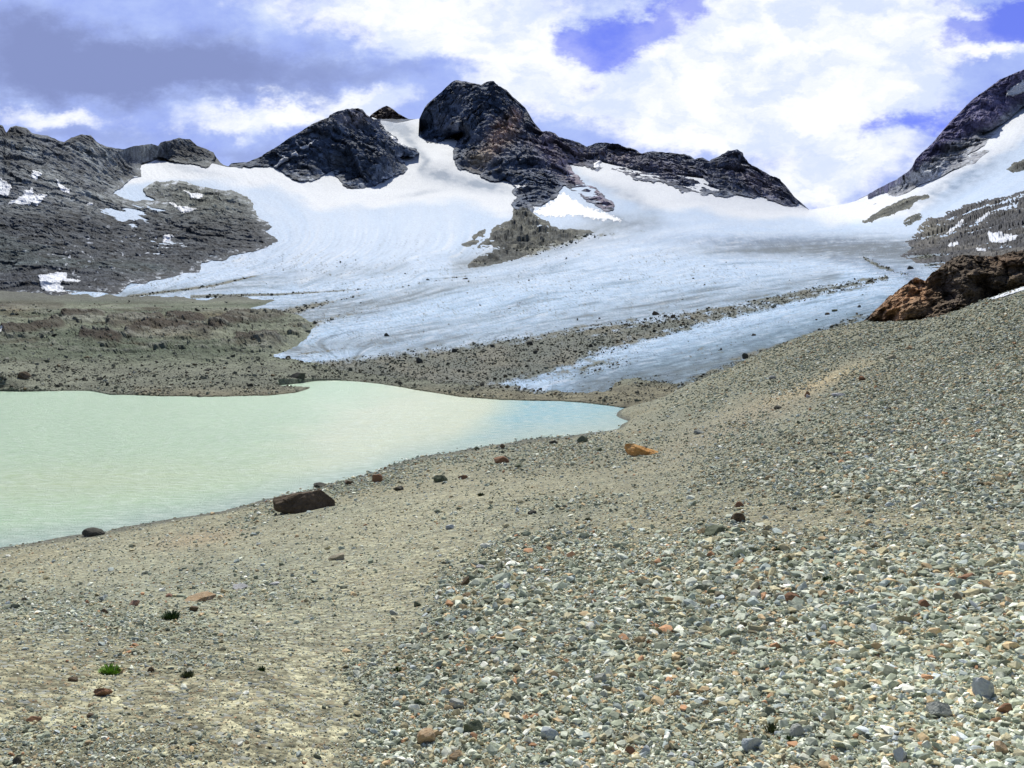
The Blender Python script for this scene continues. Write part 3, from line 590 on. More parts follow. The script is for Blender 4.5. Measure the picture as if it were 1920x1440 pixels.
NUN = Z2([(1190, 800), (1080, 800), (1090, 850), (1060, 885), (1000, 905), (965, 935), (955, 985), (900, 1005), (885, 1035), (920, 1045), (975, 1025), (960, 1060), (900, 1075), (860, 1105), (815, 1155), (900, 1140), (1000, 1125), (1130, 1095), (1240, 1050), (1360, 1010), (1480, 965), (1560, 945), (1450, 930), (1350, 925), (1290, 900), (1240, 870), (1190, 835)])
oN = region('N', 'rock_outcrop', NUN, 860, 1120, 376, 515, 95, .03, ridge_noise(28, .022, 6, (1, 1, 1.8), .3), col_N, MR_LEFT, 1.6)
tag(oN, 'grey green rock island at the foot of the central peak, ice on both sides', 'rock outcrop')
for k, (pl, bb, lab) in enumerate([
        (Z3([(1010, 890), (1100, 830), (1180, 790), (1250, 755), (1380, 730), (1370, 750), (1300, 775), (1270, 810), (1200, 840), (1130, 860), (1050, 890)]), (1610, 1750, 355, 425), 'long low grey rock rib in the snow slope below the right mountain'),
        (Z3([(1235, 895), (1280, 850), (1330, 830), (1370, 850), (1330, 880), (1260, 915)]), (1685, 1745, 390, 430), 'small brown rock knob in the snow beside the dark right slope'),
        (Z3([(1820, 590), (1870, 550), (1960, 520), (1990, 570), (1920, 595), (1860, 615)]), (1880, 1960, 285, 330), 'grey rock island in the snow cut by the right edge'),
        (Z2([(850, 975), (870, 950), (925, 930), (915, 965), (870, 982)]), (878, 915, 425, 452), 'tiny dark rock islet in the ice left of the grey green rock island'),
        (Z2([(1090, 1000), (800, 1015), (860, 995), (910, 990), (880, 1015), (830, 1030)])[1:], (860, 910, 445, 470), 'flat dark rock islet lowest of the two left of the grey green rock island')]):
    o = region('isl%d' % k, 'rock_outcrop', pl, *bb, max(30, int((bb[3]-bb[2])/1.3)), .012, ridge_noise(14, .012, 5), col_N, MR_LEFT, 1.4, wob=2.4, lim=10)
    tag(o, lab, 'rock outcrop')

# ------------------------------------------------------------------ far shore: hummocky rock plateau and stony beach
def make_moraine():
    X, Y = make_XY(-560, 1270, 2.0, lambda x: x*0+540, lambda x: x*0+768, 200)
    base = lattice(D0, X, Y); w = fbm(np.stack([X/30, Y/12, X*0+6], -1), 4, .6); s = sdf(X, Y, MOR)+w*7
    P = world(X, Y, base)
    hum = np.clip(sstep(700, 655, Y)*sstep(553, 585, Y)*(X < 620), 0, 1)
    q = P*[1/24, 1/40, 1/9]; h1 = fbm(q, 6, .55, ridged=True)-.1; h2 = fbm(P*[1/7, 1/16, 1/2.5]+3, 5, .6, ridged=True)-.1; h3 = fbm(P/[3, 3, 3], 4, .65)
    D = base*(1-.02*sstep(-2, 14, s)); D = np.where(s < 0, base*(1+.03*sstep(0, -5, s)), D)
    h0 = crags(P, 9, 4, 4, (.5, .6, 1.6), .15, .6); hum = hum*sstep(-2, 14, s)
    led = 0*X
    for L_ in ([(0, 574), (60, 569), (110, 576)], [(20, 628), (60, 625), (115, 614)], [(165, 640), (225, 646)], [(215, 613), (250, 608), (305, 606)], [(250, 632), (290, 618), (345, 622), (392, 632)], [(405, 618), (450, 600), (525, 592)], [(130, 600), (190, 596)], [(330, 600), (380, 606)], [(450, 640), (520, 648)]):
        d_, _ = seg_dist(X+w*16, Y+w*5, L_, False); led = np.maximum(led, np.exp(-(d_/7.5)**2))
    dz = led*2.6*hum+(h1*3.4+h2*1.2+h0*1.3)*hum+sstep(-2, 8, s)*h3*.25*sstep(735, 700, Y)+sstep(-2, 8, s)*fbm(P/[9, 9, 9], 3)*.35*sstep(738, 700, Y)
    P = world(X, Y, D); hh = sstep(572, 600, Y); dz = dz*(.35+.65*hh); P[..., 2] += dz*.42; P[..., 1] -= dz*.4
    sh = shore(X)+w*1.5; below = Y > sh
    P[..., 2] = np.where(below, -.05*(Y-sh)-.06, np.maximum(P[..., 2], .05+.02*(sh-Y)))
    inl = (Y > 711.5) & (Y < 722+(X-525)*.06) & (X > 522) & (X < 640); P[..., 2] = np.where(inl, -.4, P[..., 2])
    n = fbm(P*[1/30, 1/40, 1/8], 4); d = h3
    c = mix([.115, .14, .095], [.23, .25, .185], sstep(-.25, .3, n))
    c = mix(c, [.145, .15, .13], sstep(575, 556, Y)); c = mix(c, [.07, .055, .035], hum*sstep(.0, .3, fbm(P*[1/14, 1/14, 1/4]+7, 5, .65)-.05)*.8)
    c = mix(c, [.20, .13, .07], np.clip(blob(X, Y, 285, 615, 40, 12)+blob(X, Y, 30, 585, 40, 14)*.7+.7*blob(X, Y, 345, 628, 60, 14)+.7*blob(X, Y, 420, 597, 60, 8), 0, 1)*hum*.75)
    c = mix(c, [.05, .036, .024], np.clip(led*(1.3+2.2*h2), 0, 1)*hum*.95); c = mix(c, [.27, .28, .22], np.roll(led, 6, 0)*hum*.6*sstep(-.1, .3, n)); c = mix(c, [.29, .29, .25], hum*sstep(.3, .6, h0+.3*n)*.55)
    c = mix(c, [.175, .18, .15], sstep(672, 700, Y)*.7); c = mix(c, [.215, .185, .125], sstep(715, 742, Y)*.6*(X > 250))
    c = c*(1+.45*d)[..., None]; c = mix(c, [.09, .09, .07], sstep(.12, .02, P[..., 2])*.7)
    c = c*mix([1.02, 1.03, 1.0], [1.15, 1.15, 1.08], sstep(668, 700, Y))
    m = mat_rock('moraine_rubble', 2.2, .8, .5, (1, 1, 1.3))
    o = finish_sheet('moraine', 'moraine', X, Y, P, m, {'col': c}, False)
    tag(o, 'low hummocky grey green moraine between the lake and the glacier', 'moraine', kind='structure')
make_moraine()

# ------------------------------------------------------------------ brown crag at the right
OUT = [(1618, 603), (1640, 583), (1668, 555), (1700, 530), (1715, 521), (1735, 525), (1752, 508), (1768, 497), (1785, 483), (1808, 478), (1840, 480), (1862, 482), (1880, 474), (1910, 470), (1960, 462), (2060, 470), (2200, 500), (2250, 560), (2050, 560), (1920, 545), (1870, 552), (1845, 562), (1800, 582), (1770, 590), (1735, 600), (1700, 607), (1660, 602)]
def make_crag():
    top = curve([p for p in OUT[:18]]); X, Y = make_XY(1618, 2245, 1.5, lambda x: top(x)+jag(x, 9, 22, 2), lambda x: np.interp(x, [1618, 1700, 1800, 1900, 2250], [618, 622, 600, 575, 580]), 110)
    D = 80-3.0*sstep(1618, 1740, X)+(600-Y)*.055+0*X; P = world(X, Y, D)
    n = crags(P, 3.4, 3, 4, (1, 1, .7), .5, .55)*.36; n2 = fbm(P/[1.3, 1.3, 1.6]+3, 5, .6)
    lob = -.9*sstep(.0, .35, fbm(P/[2.2, 2.2, 3.2]+4, 3))+blob(X, Y, 1805, 520, 45, 45)*1.6+blob(X, Y, 1690, 575, 40, 25)*1.2+blob(X, Y, 1890, 505, 35, 30)*1.5-blob(X, Y, 1765, 540, 22, 30)*1.2-blob(X, Y, 1845, 545, 14, 30)*1.3
    D = D-(n-.1)*2.9-n2*.7-lob*1.7; P = world(X, Y, D)
    w = n2*12
    c = mix([.20, .155, .115], [.58, .34, .19], np.clip(1.2*blob(X+w, Y+w, 1685, 568, 55, 36, -30)+.5*blob(X, Y, 1730, 540, 25, 25), 0, 1))
    c = mix(c, [.26, .19, .12], sstep(.1, .4, n)*.45); c = mix(c, [.24, .15, .09], blob(X, Y, 1890, 490, 50, 16)*.7); c = mix(c, [.07, .055, .045], blob(X, Y, 1790, 545, 40, 28)*.5)
    c = c*(1+.6*n2)[..., None]
    o = finish_sheet('crag', 'rock_outcrop', X, Y, P, mat_rock('rusty_crag_rock', 1.6, .9, .45), {'col': c}, False, 9, .9)
    tag(o, 'rugged rusty brown crag standing on top of the gravel slope at the right', 'rock outcrop')
make_crag()

# ------------------------------------------------------------------ snow patches lying on rock
MSNOW = mat_snow('old_snow')
def snow_patch(sheet, poly, label, lift=.004, wob=1.4, group='snow patches left on the rock', kindname='snow_patch'):
    X, Y, P = SHEETS[sheet]; xs = [p[0] for p in poly]; ys = [p[1] for p in poly]
    rows = np.where(((Y > min(ys)-8) & (Y < max(ys)+8) & (X > min(xs)-8) & (X < max(xs)+8)).any(1))[0]
    cols = np.where(((Y > min(ys)-8) & (Y < max(ys)+8) & (X > min(xs)-8) & (X < max(xs)+8)).any(0))[0]
    r0, r1, c0, c1 = rows[0], rows[-1]+1, cols[0], cols[-1]+1
    X, Y, P = X[r0:r1, c0:c1], Y[r0:r1, c0:c1], P[r0:r1, c0:c1]
    # denser lattice for a clean edge
    k = 3
    def up(A):
        ny, nx = A.shape; iy = np.linspace(0, ny-1, (ny-1)*k+1); ix = np.linspace(0, nx-1, (nx-1)*k+1)
        t = np.array([np.interp(ix, np.arange(nx), r) for r in A]); return np.array([np.interp(iy, np.arange(ny), t[:, j]) for j in range(t.shape[1])]).T
    def soft(A):
        B = A.copy()
        for _ in range(3):
            B[1:-1, 1:-1] = (B[1:-1, 1:-1]*2+B[:-2, 1:-1]+B[2:, 1:-1]+B[1:-1, :-2]+B[1:-1, 2:])/6
        return B
    rad = np.linalg.norm(P-CAM, axis=-1); lg = soft(rad)
    lo = lg-np.maximum(lg-rad, 0)        # sit in front of the rough rock
    X, Y, lo = up(X), up(Y), up(lo)
    P = np.stack([up(P[..., j]) for j in range(3)], -1); d = P-CAM; n = d/np.linalg.norm(d, axis=-1)[..., None]
    s = sdf(X, Y, poly)+fbm(np.stack([X/7, Y/6, X*0+3], -1), 4, .65)*wob*2.6
    P2 = CAM+n*(lo*(1-lift*sstep(-1, 2.5, s)+.002*sstep(1, -1, s)))[..., None]
    Q = grid_faces(*X.shape); Q = Q[(s.ravel() > 0)[Q].all(1)]
    if len(Q) < 3: return None
    used, inv = np.unique(Q, return_inverse=True)
    o = raw_mesh(kindname, P2.reshape(-1, 3)[used], inv.reshape(-1, 4), MSNOW, {'edge': sstep(5, 0, s+1.5*fbm(np.stack([X/3, Y/2, X*0], -1), 3)).ravel()[used]}, True)
    return tag(o, label, 'snow patch', group)
S = snow_patch
S('E', Z1([(-60, 650), (0, 645), (40, 660), (65, 700), (45, 750), (0, 745), (-60, 740)]), 'snow patch on the left rock wall cut by the left edge')
S('E', Z1([(30, 797), (75, 770), (150, 715), (185, 708), (190, 735), (270, 747), (245, 770), (210, 808), (185, 797)]), 'largest snow patch on the upper left rock wall, flat-bottomed')
S('E', Z1([(165, 640), (185, 608), (240, 622), (215, 650), (200, 660)]), 'small snow patch highest on the left rock wall')
S('E', Z1([(310, 655), (345, 688), (392, 715), (388, 732), (350, 727), (318, 690)]), 'slanting narrow snow patch on the left rock wall')
S('E', Z1([(478, 797), (520, 788), (520, 806)]), 'tiny snow patch at the foot of the pale upper rocks on the left wall', wob=.3)
S('E', Z1([(940, 783), (1000, 793), (1108, 818), (1070, 842), (1020, 843), (1000, 815)]), 'triangular snow patch under the greenish rock dome')
S('E', Z1([(1010, 713), (1070, 738), (1142, 743), (1130, 767), (1080, 767)]), 'thin snow streak across the greenish rock dome')
S('E', Z1([(212, 1190), (330, 1168), (375, 1185), (380, 1205), (460, 1222), (440, 1235), (340, 1235), (380, 1287), (240, 1272), (220, 1230)]), 'broad ragged snow patch low on the dark left slabs')
S('E', Z1([(910, 990), (930, 960), (970, 955), (960, 990), (930, 1000)]), 'small snow scrap on the dark slabs near the glacier tongue', wob=.6)
S('F', Z1([(1665, 450), (1690, 470), (1740, 455), (1785, 432), (1760, 462), (1715, 492), (1685, 482)]), 'curved snow streak high on the rounded dark peak')
S('F', Z1([(1530, 583), (1560, 560), (1610, 540), (1560, 515), (1600, 515), (1625, 545), (1560, 582)]), 'hooked snow patch at the left foot of the rounded dark peak', wob=.6)
S('F', Z1([(1630, 515), (1665, 500), (1680, 530), (1650, 535)]), 'small snow patch between the two streaks on the rounded dark peak', wob=.5)
S('F', Z2([(378, 395), (400, 398), (440, 430), (485, 462), (470, 468), (420, 440)]), 'thin snow strip along the right edge of the rounded dark peak', wob=.3)
S('G', Z2([(1090, 680), (1130, 682), (1162, 700), (1150, 718), (1110, 705)]), 'small snow patch low on the front rib of the central peak', wob=.5)
S('G', Z2([(1365, 680), (1400, 705), (1430, 735), (1415, 740), (1375, 705)]), 'small snow wedge beside the purple scree of the central peak', wob=.5)
S('G', Z2([(1540, 560), (1570, 548), (1585, 575), (1560, 590), (1540, 585)]), 'pale snow patch on the ridge right of the central peak', wob=.5)
S('glacier', Z2([(1195, 830), (1290, 785), (1330, 735), (1370, 715), (1420, 760), (1500, 800), (1590, 830), (1700, 870), (1700, 885), (1600, 880), (1480, 860), (1400, 850), (1330, 865), (1240, 850)]), 'white snow apron beneath the purple scree right of the central rib', .003, 4.5)
S('I', Z3([(1812, 187), (1850, 145), (1925, 92), (1990, 60), (1990, 130), (1925, 165), (1860, 192)]), 'snow patch high on the right mountain at the right edge')
S('I', Z3([(1320, 630), (1400, 595), (1500, 552), (1495, 562), (1400, 612)]), 'thin snow strip in the grey lower band of the right mountain', wob=.5)
S('J', Z3([(1700, 950), (1790, 957), (1850, 945), (1892, 965), (1870, 990), (1780, 1007), (1730, 995)]), 'rounded snow patch on the dark slope above the brown crag', wob=.6)
S('J', Z3([(1478, 1032), (1540, 1000), (1565, 1020), (1500, 1032)]), 'small snow patch on the dark slope just left of the brown crag top', wob=.4)
S('J', Z3([(1472, 948), (1575, 875), (1585, 885), (1510, 942)]), 'narrow diagonal snow streak on the dark slope, lower of the two', wob=.4)
S('J', Z3([(1650, 872), (1720, 825), (1735, 835), (1670, 878)]), 'narrow diagonal snow streak on the dark slope, upper of the two', wob=.4)
S('J', Z3([(1635, 1040), (1700, 1035), (1712, 1062), (1650, 1058)]), 'greyish snow patch touching the top of the brown crag', wob=.4)
S('ground', [(1850, 563), (1872, 548), (1900, 537), (1940, 522), (1990, 508), (1990, 528), (1925, 543), (1880, 558)], 'white snow strip between the brown crag and the gravel slope', .012, .6)
S('moraine', Z1([(0, 1375), (30, 1370), (55, 1382), (40, 1395), (0, 1400)])[:0] or [(-10, 628), (8, 625), (18, 629), (8, 634), (-10, 634)], 'small snow remnant among the hummocks at the left edge', .01, .4)

# ------------------------------------------------------------------ stones
def hull_stone(seed, flat=.55, npts=22):
    r = np.random.default_rng(seed); p = r.normal(size=(npts, 3)); p /= np.linalg.norm(p, axis=1)[:, None]; p *= r.uniform(.78, 1, npts)[:, None]
    p *= [1, r.uniform(.6, .95), r.uniform(flat*.7, flat*1.2)]; p *= .5
    bm = bmesh.new(); vs = [bm.verts.new(q) for q in p]; res = bmesh.ops.convex_hull(bm, input=vs)
    bmesh.ops.delete(bm, geom=[g for g in set(res['geom_interior'])|set(res['geom_unused']) if isinstance(g, bmesh.types.BMVert)], context='VERTS')
    bmesh.ops.bevel(bm, geom=bm.edges[:], offset=.012, segments=1, affect='EDGES')
    me = bpy.data.meshes.new('stone'); bm.to_mesh(me); bm.free(); return me
def mat_pebble(name, stops, bright=1.0):
    m, t, b, pos = material(name)
    info = t.new('ShaderNodeObjectInfo').outputs['Random']
    c = t.ramp(info, [(p, (q[0]*bright*1.03, q[1]*bright*1.03, q[2]*bright*.95)) for p, q in stops], 'CONSTANT')
    tint = attr(t, 'tint', 'INSTANCER', True)
    n = t.noise(pos, 55, 5, .7); n2 = t.noise(pos, 9, 4, .6)
    k = t.math('MULTIPLY', t.map(n, .3, .7, .75, 1.25), t.map(n2, .3, .7, .8, 1.2)); k = t.math('MULTIPLY', k, tint)
    t.put(b.inputs['Base Color'], t.mixc(1, c, t.new('ShaderNodeCombineColor', {0: k, 1: k, 2: k}).outputs[0], 'MULTIPLY'))
    t.put(b.inputs['Normal'], t.bump(n, .4, .01)); b.inputs['Roughness'].default_value = .8; return m
PAL = [(0, (.28, .30, .24)), (.13, (.19, .21, .165)), (.26, (.36, .38, .33)), (.38, (.25, .28, .245)), (.47, (.34, .31, .22)), (.57, (.46, .47, .42)), (.66, (.11, .12, .095)), (.73, (.28, .25, .165)), (.80, (.25, .285, .29)), (.86, (.36, .27, .17)), (.90, (.55, .55, .52)), (.935, (.13, .115, .08)), (.955, (.38, .29, .18)), (.972, (.30, .17, .10)), (.982, (.30, .33, .36))]
PALD = [(0, (.17, .175, .14)), (.2, (.11, .115, .09)), (.4, (.22, .22, .18)), (.55, (.07, .068, .052)), (.68, (.28, .28, .24)), (.8, (.17, .13, .08)), (.88, (.38, .38, .34)), (.95, (.05, .05, .045))]
MPEB = mat_pebble('pebble_stone', PAL, 1.62); MDEB = mat_pebble('debris_stone', PALD)
def proto_collection(name, mat, n, flat):
    c = bpy.data.collections.new(name)
    for k in range(n):
        me = hull_stone(100+k, flat, 9+(k % 4)*3); me.materials.append(mat); o = bpy.data.objects.new('stone', me); c.objects.link(o)
    return c
def scatter(name, label, P, scl, tint, coll, seed):
    r = np.random.default_rng(seed); n = len(P)
    me = bpy.data.meshes.new(name); me.vertices.add(n); me.vertices.foreach_set('co', P.astype(np.float32).ravel())
    def at(nm, typ, key, v): a = me.attributes.new(nm, typ, 'POINT'); a.data.foreach_set(key, v)
    at('scl', 'FLOAT_VECTOR', 'vector', (scl[:, None]*r.uniform(.75, 1.25, (n, 3))).astype(np.float32).ravel())
    rot = np.stack([r.normal(0, .35, n), r.normal(0, .35, n), r.uniform(0, 6.28, n)], -1); at('rot', 'FLOAT_VECTOR', 'vector', rot.astype(np.float32).ravel())
    at('tint', 'FLOAT', 'value', tint.astype(np.float32)); at('pick', 'INT', 'value', r.integers(0, 1000, n).astype(np.int32))
    o = bpy.data.objects.new(name, me); COL.objects.link(o)
    g = bpy.data.node_groups.new(name, 'GeometryNodeTree'); g.interface.new_socket('Geometry', in_out='INPUT', socket_type='NodeSocketGeometry'); g.interface.new_socket('Geometry', in_out='OUTPUT', socket_type='NodeSocketGeometry')
    N = g.nodes; L = g.links; gi = N.new('NodeGroupInput'); go = N.new('NodeGroupOutput'); ip = N.new('GeometryNodeInstanceOnPoints'); ci = N.new('GeometryNodeCollectionInfo')
    ci.inputs['Collection'].default_value = coll; ci.inputs['Separate Children'].default_value = True; ci.inputs['Reset Children'].default_value = True
    def na(nm, typ): q = N.new('GeometryNodeInputNamedAttribute'); q.data_type = typ; q.inputs[0].default_value = nm; return q.outputs[0]
    L.new(gi.outputs[0], ip.inputs['Points']); L.new(ci.outputs[0], ip.inputs['Instance']); ip.inputs['Pick Instance'].default_value = True
    L.new(na('pick', 'INT'), ip.inputs['Instance Index']); L.new(na('rot', 'FLOAT_VECTOR'), ip.inputs['Rotation']); L.new(na('scl', 'FLOAT_VECTOR'), ip.inputs['Scale'])
    L.new(ip.outputs[0], go.inputs[0]); md = o.modifiers.new('scatter', 'NODES'); md.node_group = g
    return tag(o, label, name.replace('_', ' '), kind='stuff')
def sample_sheet(key, weight, n, seed):
    X, Y, P = SHEETS[key]; r = np.random.default_rng(seed)
    ar = np.abs((X[1:, 1:]-X[:-1, :-1])*(Y[1:, :-1]-Y[:-1, 1:])-(X[1:, :-1]-X[:-1, 1:])*(Y[1:, 1:]-Y[:-1, :-1]))*.5
    ar = np.clip(ar, 0, 60)
    w = (ar*weight[:-1, :-1]).ravel(); w = np.where(np.isfinite(w), w, 0); c = np.cumsum(w); k = np.searchsorted(c, r.uniform(0, c[-1], n)); k = np.clip(k, 0, len(w)-1)
    i, j = np.divmod(k, X.shape[1]-1); u, v = r.uniform(size=(2, n, 1))
    p = (P[i, j]*(1-u)+P[i+1, j]*u)*(1-v)+(P[i, j+1]*(1-u)+P[i+1, j+1]*u)*v
    return p, X[i, j], Y[i, j], i, j
cp = proto_collection('pebble shapes', MPEB, 16, .62); cd = proto_collection('debris shapes', MDEB, 10, .7)
inview = ((GX > -250) & (GX < 2170) & (GY > 480) & (GY < 1640) & front)+.3*((GX > -1100) & (GX < 3400) & (GY > 300) & (GY < 3200) & front)
above = (GPOS[..., 2] > -.07).astype(float)
def pareto(n, lo, hi, a, r):
    u = r.uniform(size=n); return (lo**-a-u*(lo**-a-hi**-a))**(-1/a)
def gravel(n, wfun, lo_px, hi_px, hi_m, a, seed, name, label):
    p, X, Y, i, j = sample_sheet('ground', inview*above*wfun, n, seed); r = np.random.default_rng(seed+1)
    rad = np.linalg.norm(p[:, :2], axis=1); hi = np.minimum(hi_px*np.interp(X, [500, 800], [.5, 1])*rad/F, hi_m*np.interp(rad, [10, 60], [1, 1.7])); lo = np.minimum(lo_px*rad/F, hi*.6); s = pareto(n, lo, hi, a, r)
    p[:, 2] += s*.10; t = r.uniform(.7, 1.25, n)*(1+.3*fbm(p*[1, 1, 0]/np.array(3.0), 3, .6))*np.interp(Y, [500, 800, 1000], [.72, .88, 1.0]); return scatter(name, label, p, s, t, cp, seed+2)
gravel(400000, .02+GC**1.4*np.where((GX < 620) & (GY > 1000), .5, 1), 3.9, 36, .18, 2.15, 21, 'gravel', 'loose grey and tan stones covering the foreground and the right slope')
gravel(130000, .5+.2*GC+.5*(GX > 1200)*(GY < 960), 3.0, 13, .08, 2.2, 31, 'grit', 'fine grit sprinkled over the tan ground')
# far shore stones
X, Y, P = SHEETS['moraine']; wm = (P[..., 2] > 0)*(sstep(668, 690, Y)*.9+.25*sstep(560, 600, Y))*(Y < 760); wm = wm*np.clip(.4+fbm(np.stack([X/60, Y/14, X*0], -1), 3)*1.6, .08, 2)
p, sx, sy, _, _ = sample_sheet('moraine', wm, 15000, 51); rr = np.random.default_rng(52); rad = np.linalg.norm(p[:, :2], axis=1)
s = pareto(len(p), 2.2*rad/F, 13*rad/F, 2.5, rr); p[:, 2] += s*.12
scatter('moraine_stones', 'loose stones strewn over the far shore moraine', p, s, rr.uniform(.7, 1.3, len(p)), cd, 53)
wg = sstep(.4, .9, GLDB)*(GLY > 425)*(GLY < 752)+.004*(GLY > 470)*(GLX < 1650); wg = wg*(SHEETS['glacier'][2][..., 2] > 0)
p, sx, sy, _, _ = sample_sheet('glacier', wg, 11000, 61); rad = np.linalg.norm(p[:, :2], axis=1)
s = pareto(len(p), 2.0*rad/F, 11*rad/F, 2.4, rr); p[:, 2] += s*.15
scatter('glacier_debris', 'dark stones carried in bands on the glacier', p, s, rr.uniform(.6, 1.2, len(p)), cd, 63)

# ------------------------------------------------------------------ individual boulders
def mat_boulder(name, c1, c2, sc):
    m, t, b, pos = material(name)
    n = t.noise(pos, 1/sc, 7, .65, .6); n2 = t.noise(pos, 8/sc, 5, .7)
    c = t.mixc(t.map(n, .38, .62), c1, c2); c = t.mixc(t.map(n2, .3, .7, .0, .55), c, tuple(v*.45 for v in c1)); 
    up = t.new('ShaderNodeSeparateXYZ', {0: t.new('ShaderNodeNewGeometry').outputs['Normal']}).outputs[2]
    t.put(b.inputs['Base Color'], c); t.put(b.inputs['Normal'], t.bump(t.math('ADD', n, t.math('MULTIPLY', n2, .5)), .8, sc*.3)); return m
KIND = {'brown': ((.11, .08, .05), (.24, .18, .125)), 'orange': ((.78, .38, .11), (.85, .52, .22)), 'rust': ((.36, .19, .11), (.26, .16, .10)), 'dark': ((.07, .068, .058), (.14, .135, .11)),
        'green': ((.12, .145, .09), (.22, .24, .17)), 'pink': ((.45, .25, .18), (.50, .33, .25)), 'cream': ((.52, .46, .34), (.42, .38, .28)), 'tan': ((.50, .33, .18), (.55, .44, .30)), 'blue': ((.46, .52, .55), (.58, .62, .62)),
        'grey': ((.38, .40, .36), (.50, .51, .47)), 'white': ((.62, .62, .62), (.5, .5, .5))}
_bm = {}
def bmat(kind, size):
    key = (kind, round(math.log2(max(size, .03)))); 
    if key not in _bm: _bm[key] = mat_boulder(kind+'_stone', KIND[kind][0], KIND[kind][1], 2.0**key[1]*.35)
    return _bm[key]
def locate(sheet, x, y):
    X, Y, P = SHEETS[sheet]; d = np.hypot(X-x, Y-y)
    if sheet == 'ground': d = np.where(front, d, 1e9)
    m = d < max(d.min()+.6, 2.0); r = np.where(m, np.linalg.norm(P-CAM, axis=-1), 1e9)
    k = np.unravel_index(np.argmin(r), d.shape); return P[k].copy(), (P[k][1]**2+P[k][0]**2)**.5
def boulder(sheet, x, y, w, h, kind, label, seed, group=None, ang=0, cuts=9, name='boulder', lift=0):
    p, r = locate(sheet, x, y); W = w*r/F*.9; H = h*r/F*.82; rr = np.random.default_rng(seed)
    bm = bmesh.new(); bmesh.ops.create_icosphere(bm, subdivisions=5 if w > 50 else 4 if w > 20 else 3, radius=1)
    V = np.array([v.co for v in bm.verts])
    for _ in range(cuts):
        n = rr.normal(size=3); n /= np.linalg.norm(n); k = rr.uniform(.42, .8); d = V@n; V = V-np.maximum(d-k, 0)[:, None]*n
    V[:, 2] = np.where(V[:, 2] < -.35, -.35+(V[:, 2]+.35)*.5, V[:, 2])
    sk = rr.uniform(-.15, .15); V[:, 0] += V[:, 2]*sk
    V = V*(1+.12*fbm(V*1.7+seed, 4, .6)+.05*blocks(V*2.6, seed % 50)+.035*fbm(V*7+seed, 3, .6))[:, None]
    mn, mx = V.min(0), V.max(0); V[:, 0] = (V[:, 0]-(mn[0]+mx[0])/2)/(mx[0]-mn[0])*W; V[:, 1] = (V[:, 1])/(mx[1]-mn[1])*W*rr.uniform(.6, .85); V[:, 2] = (V[:, 2]-mn[2])/(mx[2]-mn[2])*H*1.3-H*.3
    a = ang+math.atan2(-p[0], p[1])*1.0; c, s_ = math.cos(a), math.sin(a); V[:, :2] = V[:, :2]@np.array([[c, s_], [-s_, c]])
    for v, q in zip(bm.verts, V): v.co = q
    me = bpy.data.meshes.new(name); bm.to_mesh(me); bm.free(); me.materials.append(bmat(kind, W))
    o = bpy.data.objects.new(name, me); COL.objects.link(o); o.location = p+np.array([0, W*.25, lift]); return tag(o, label, name, group)
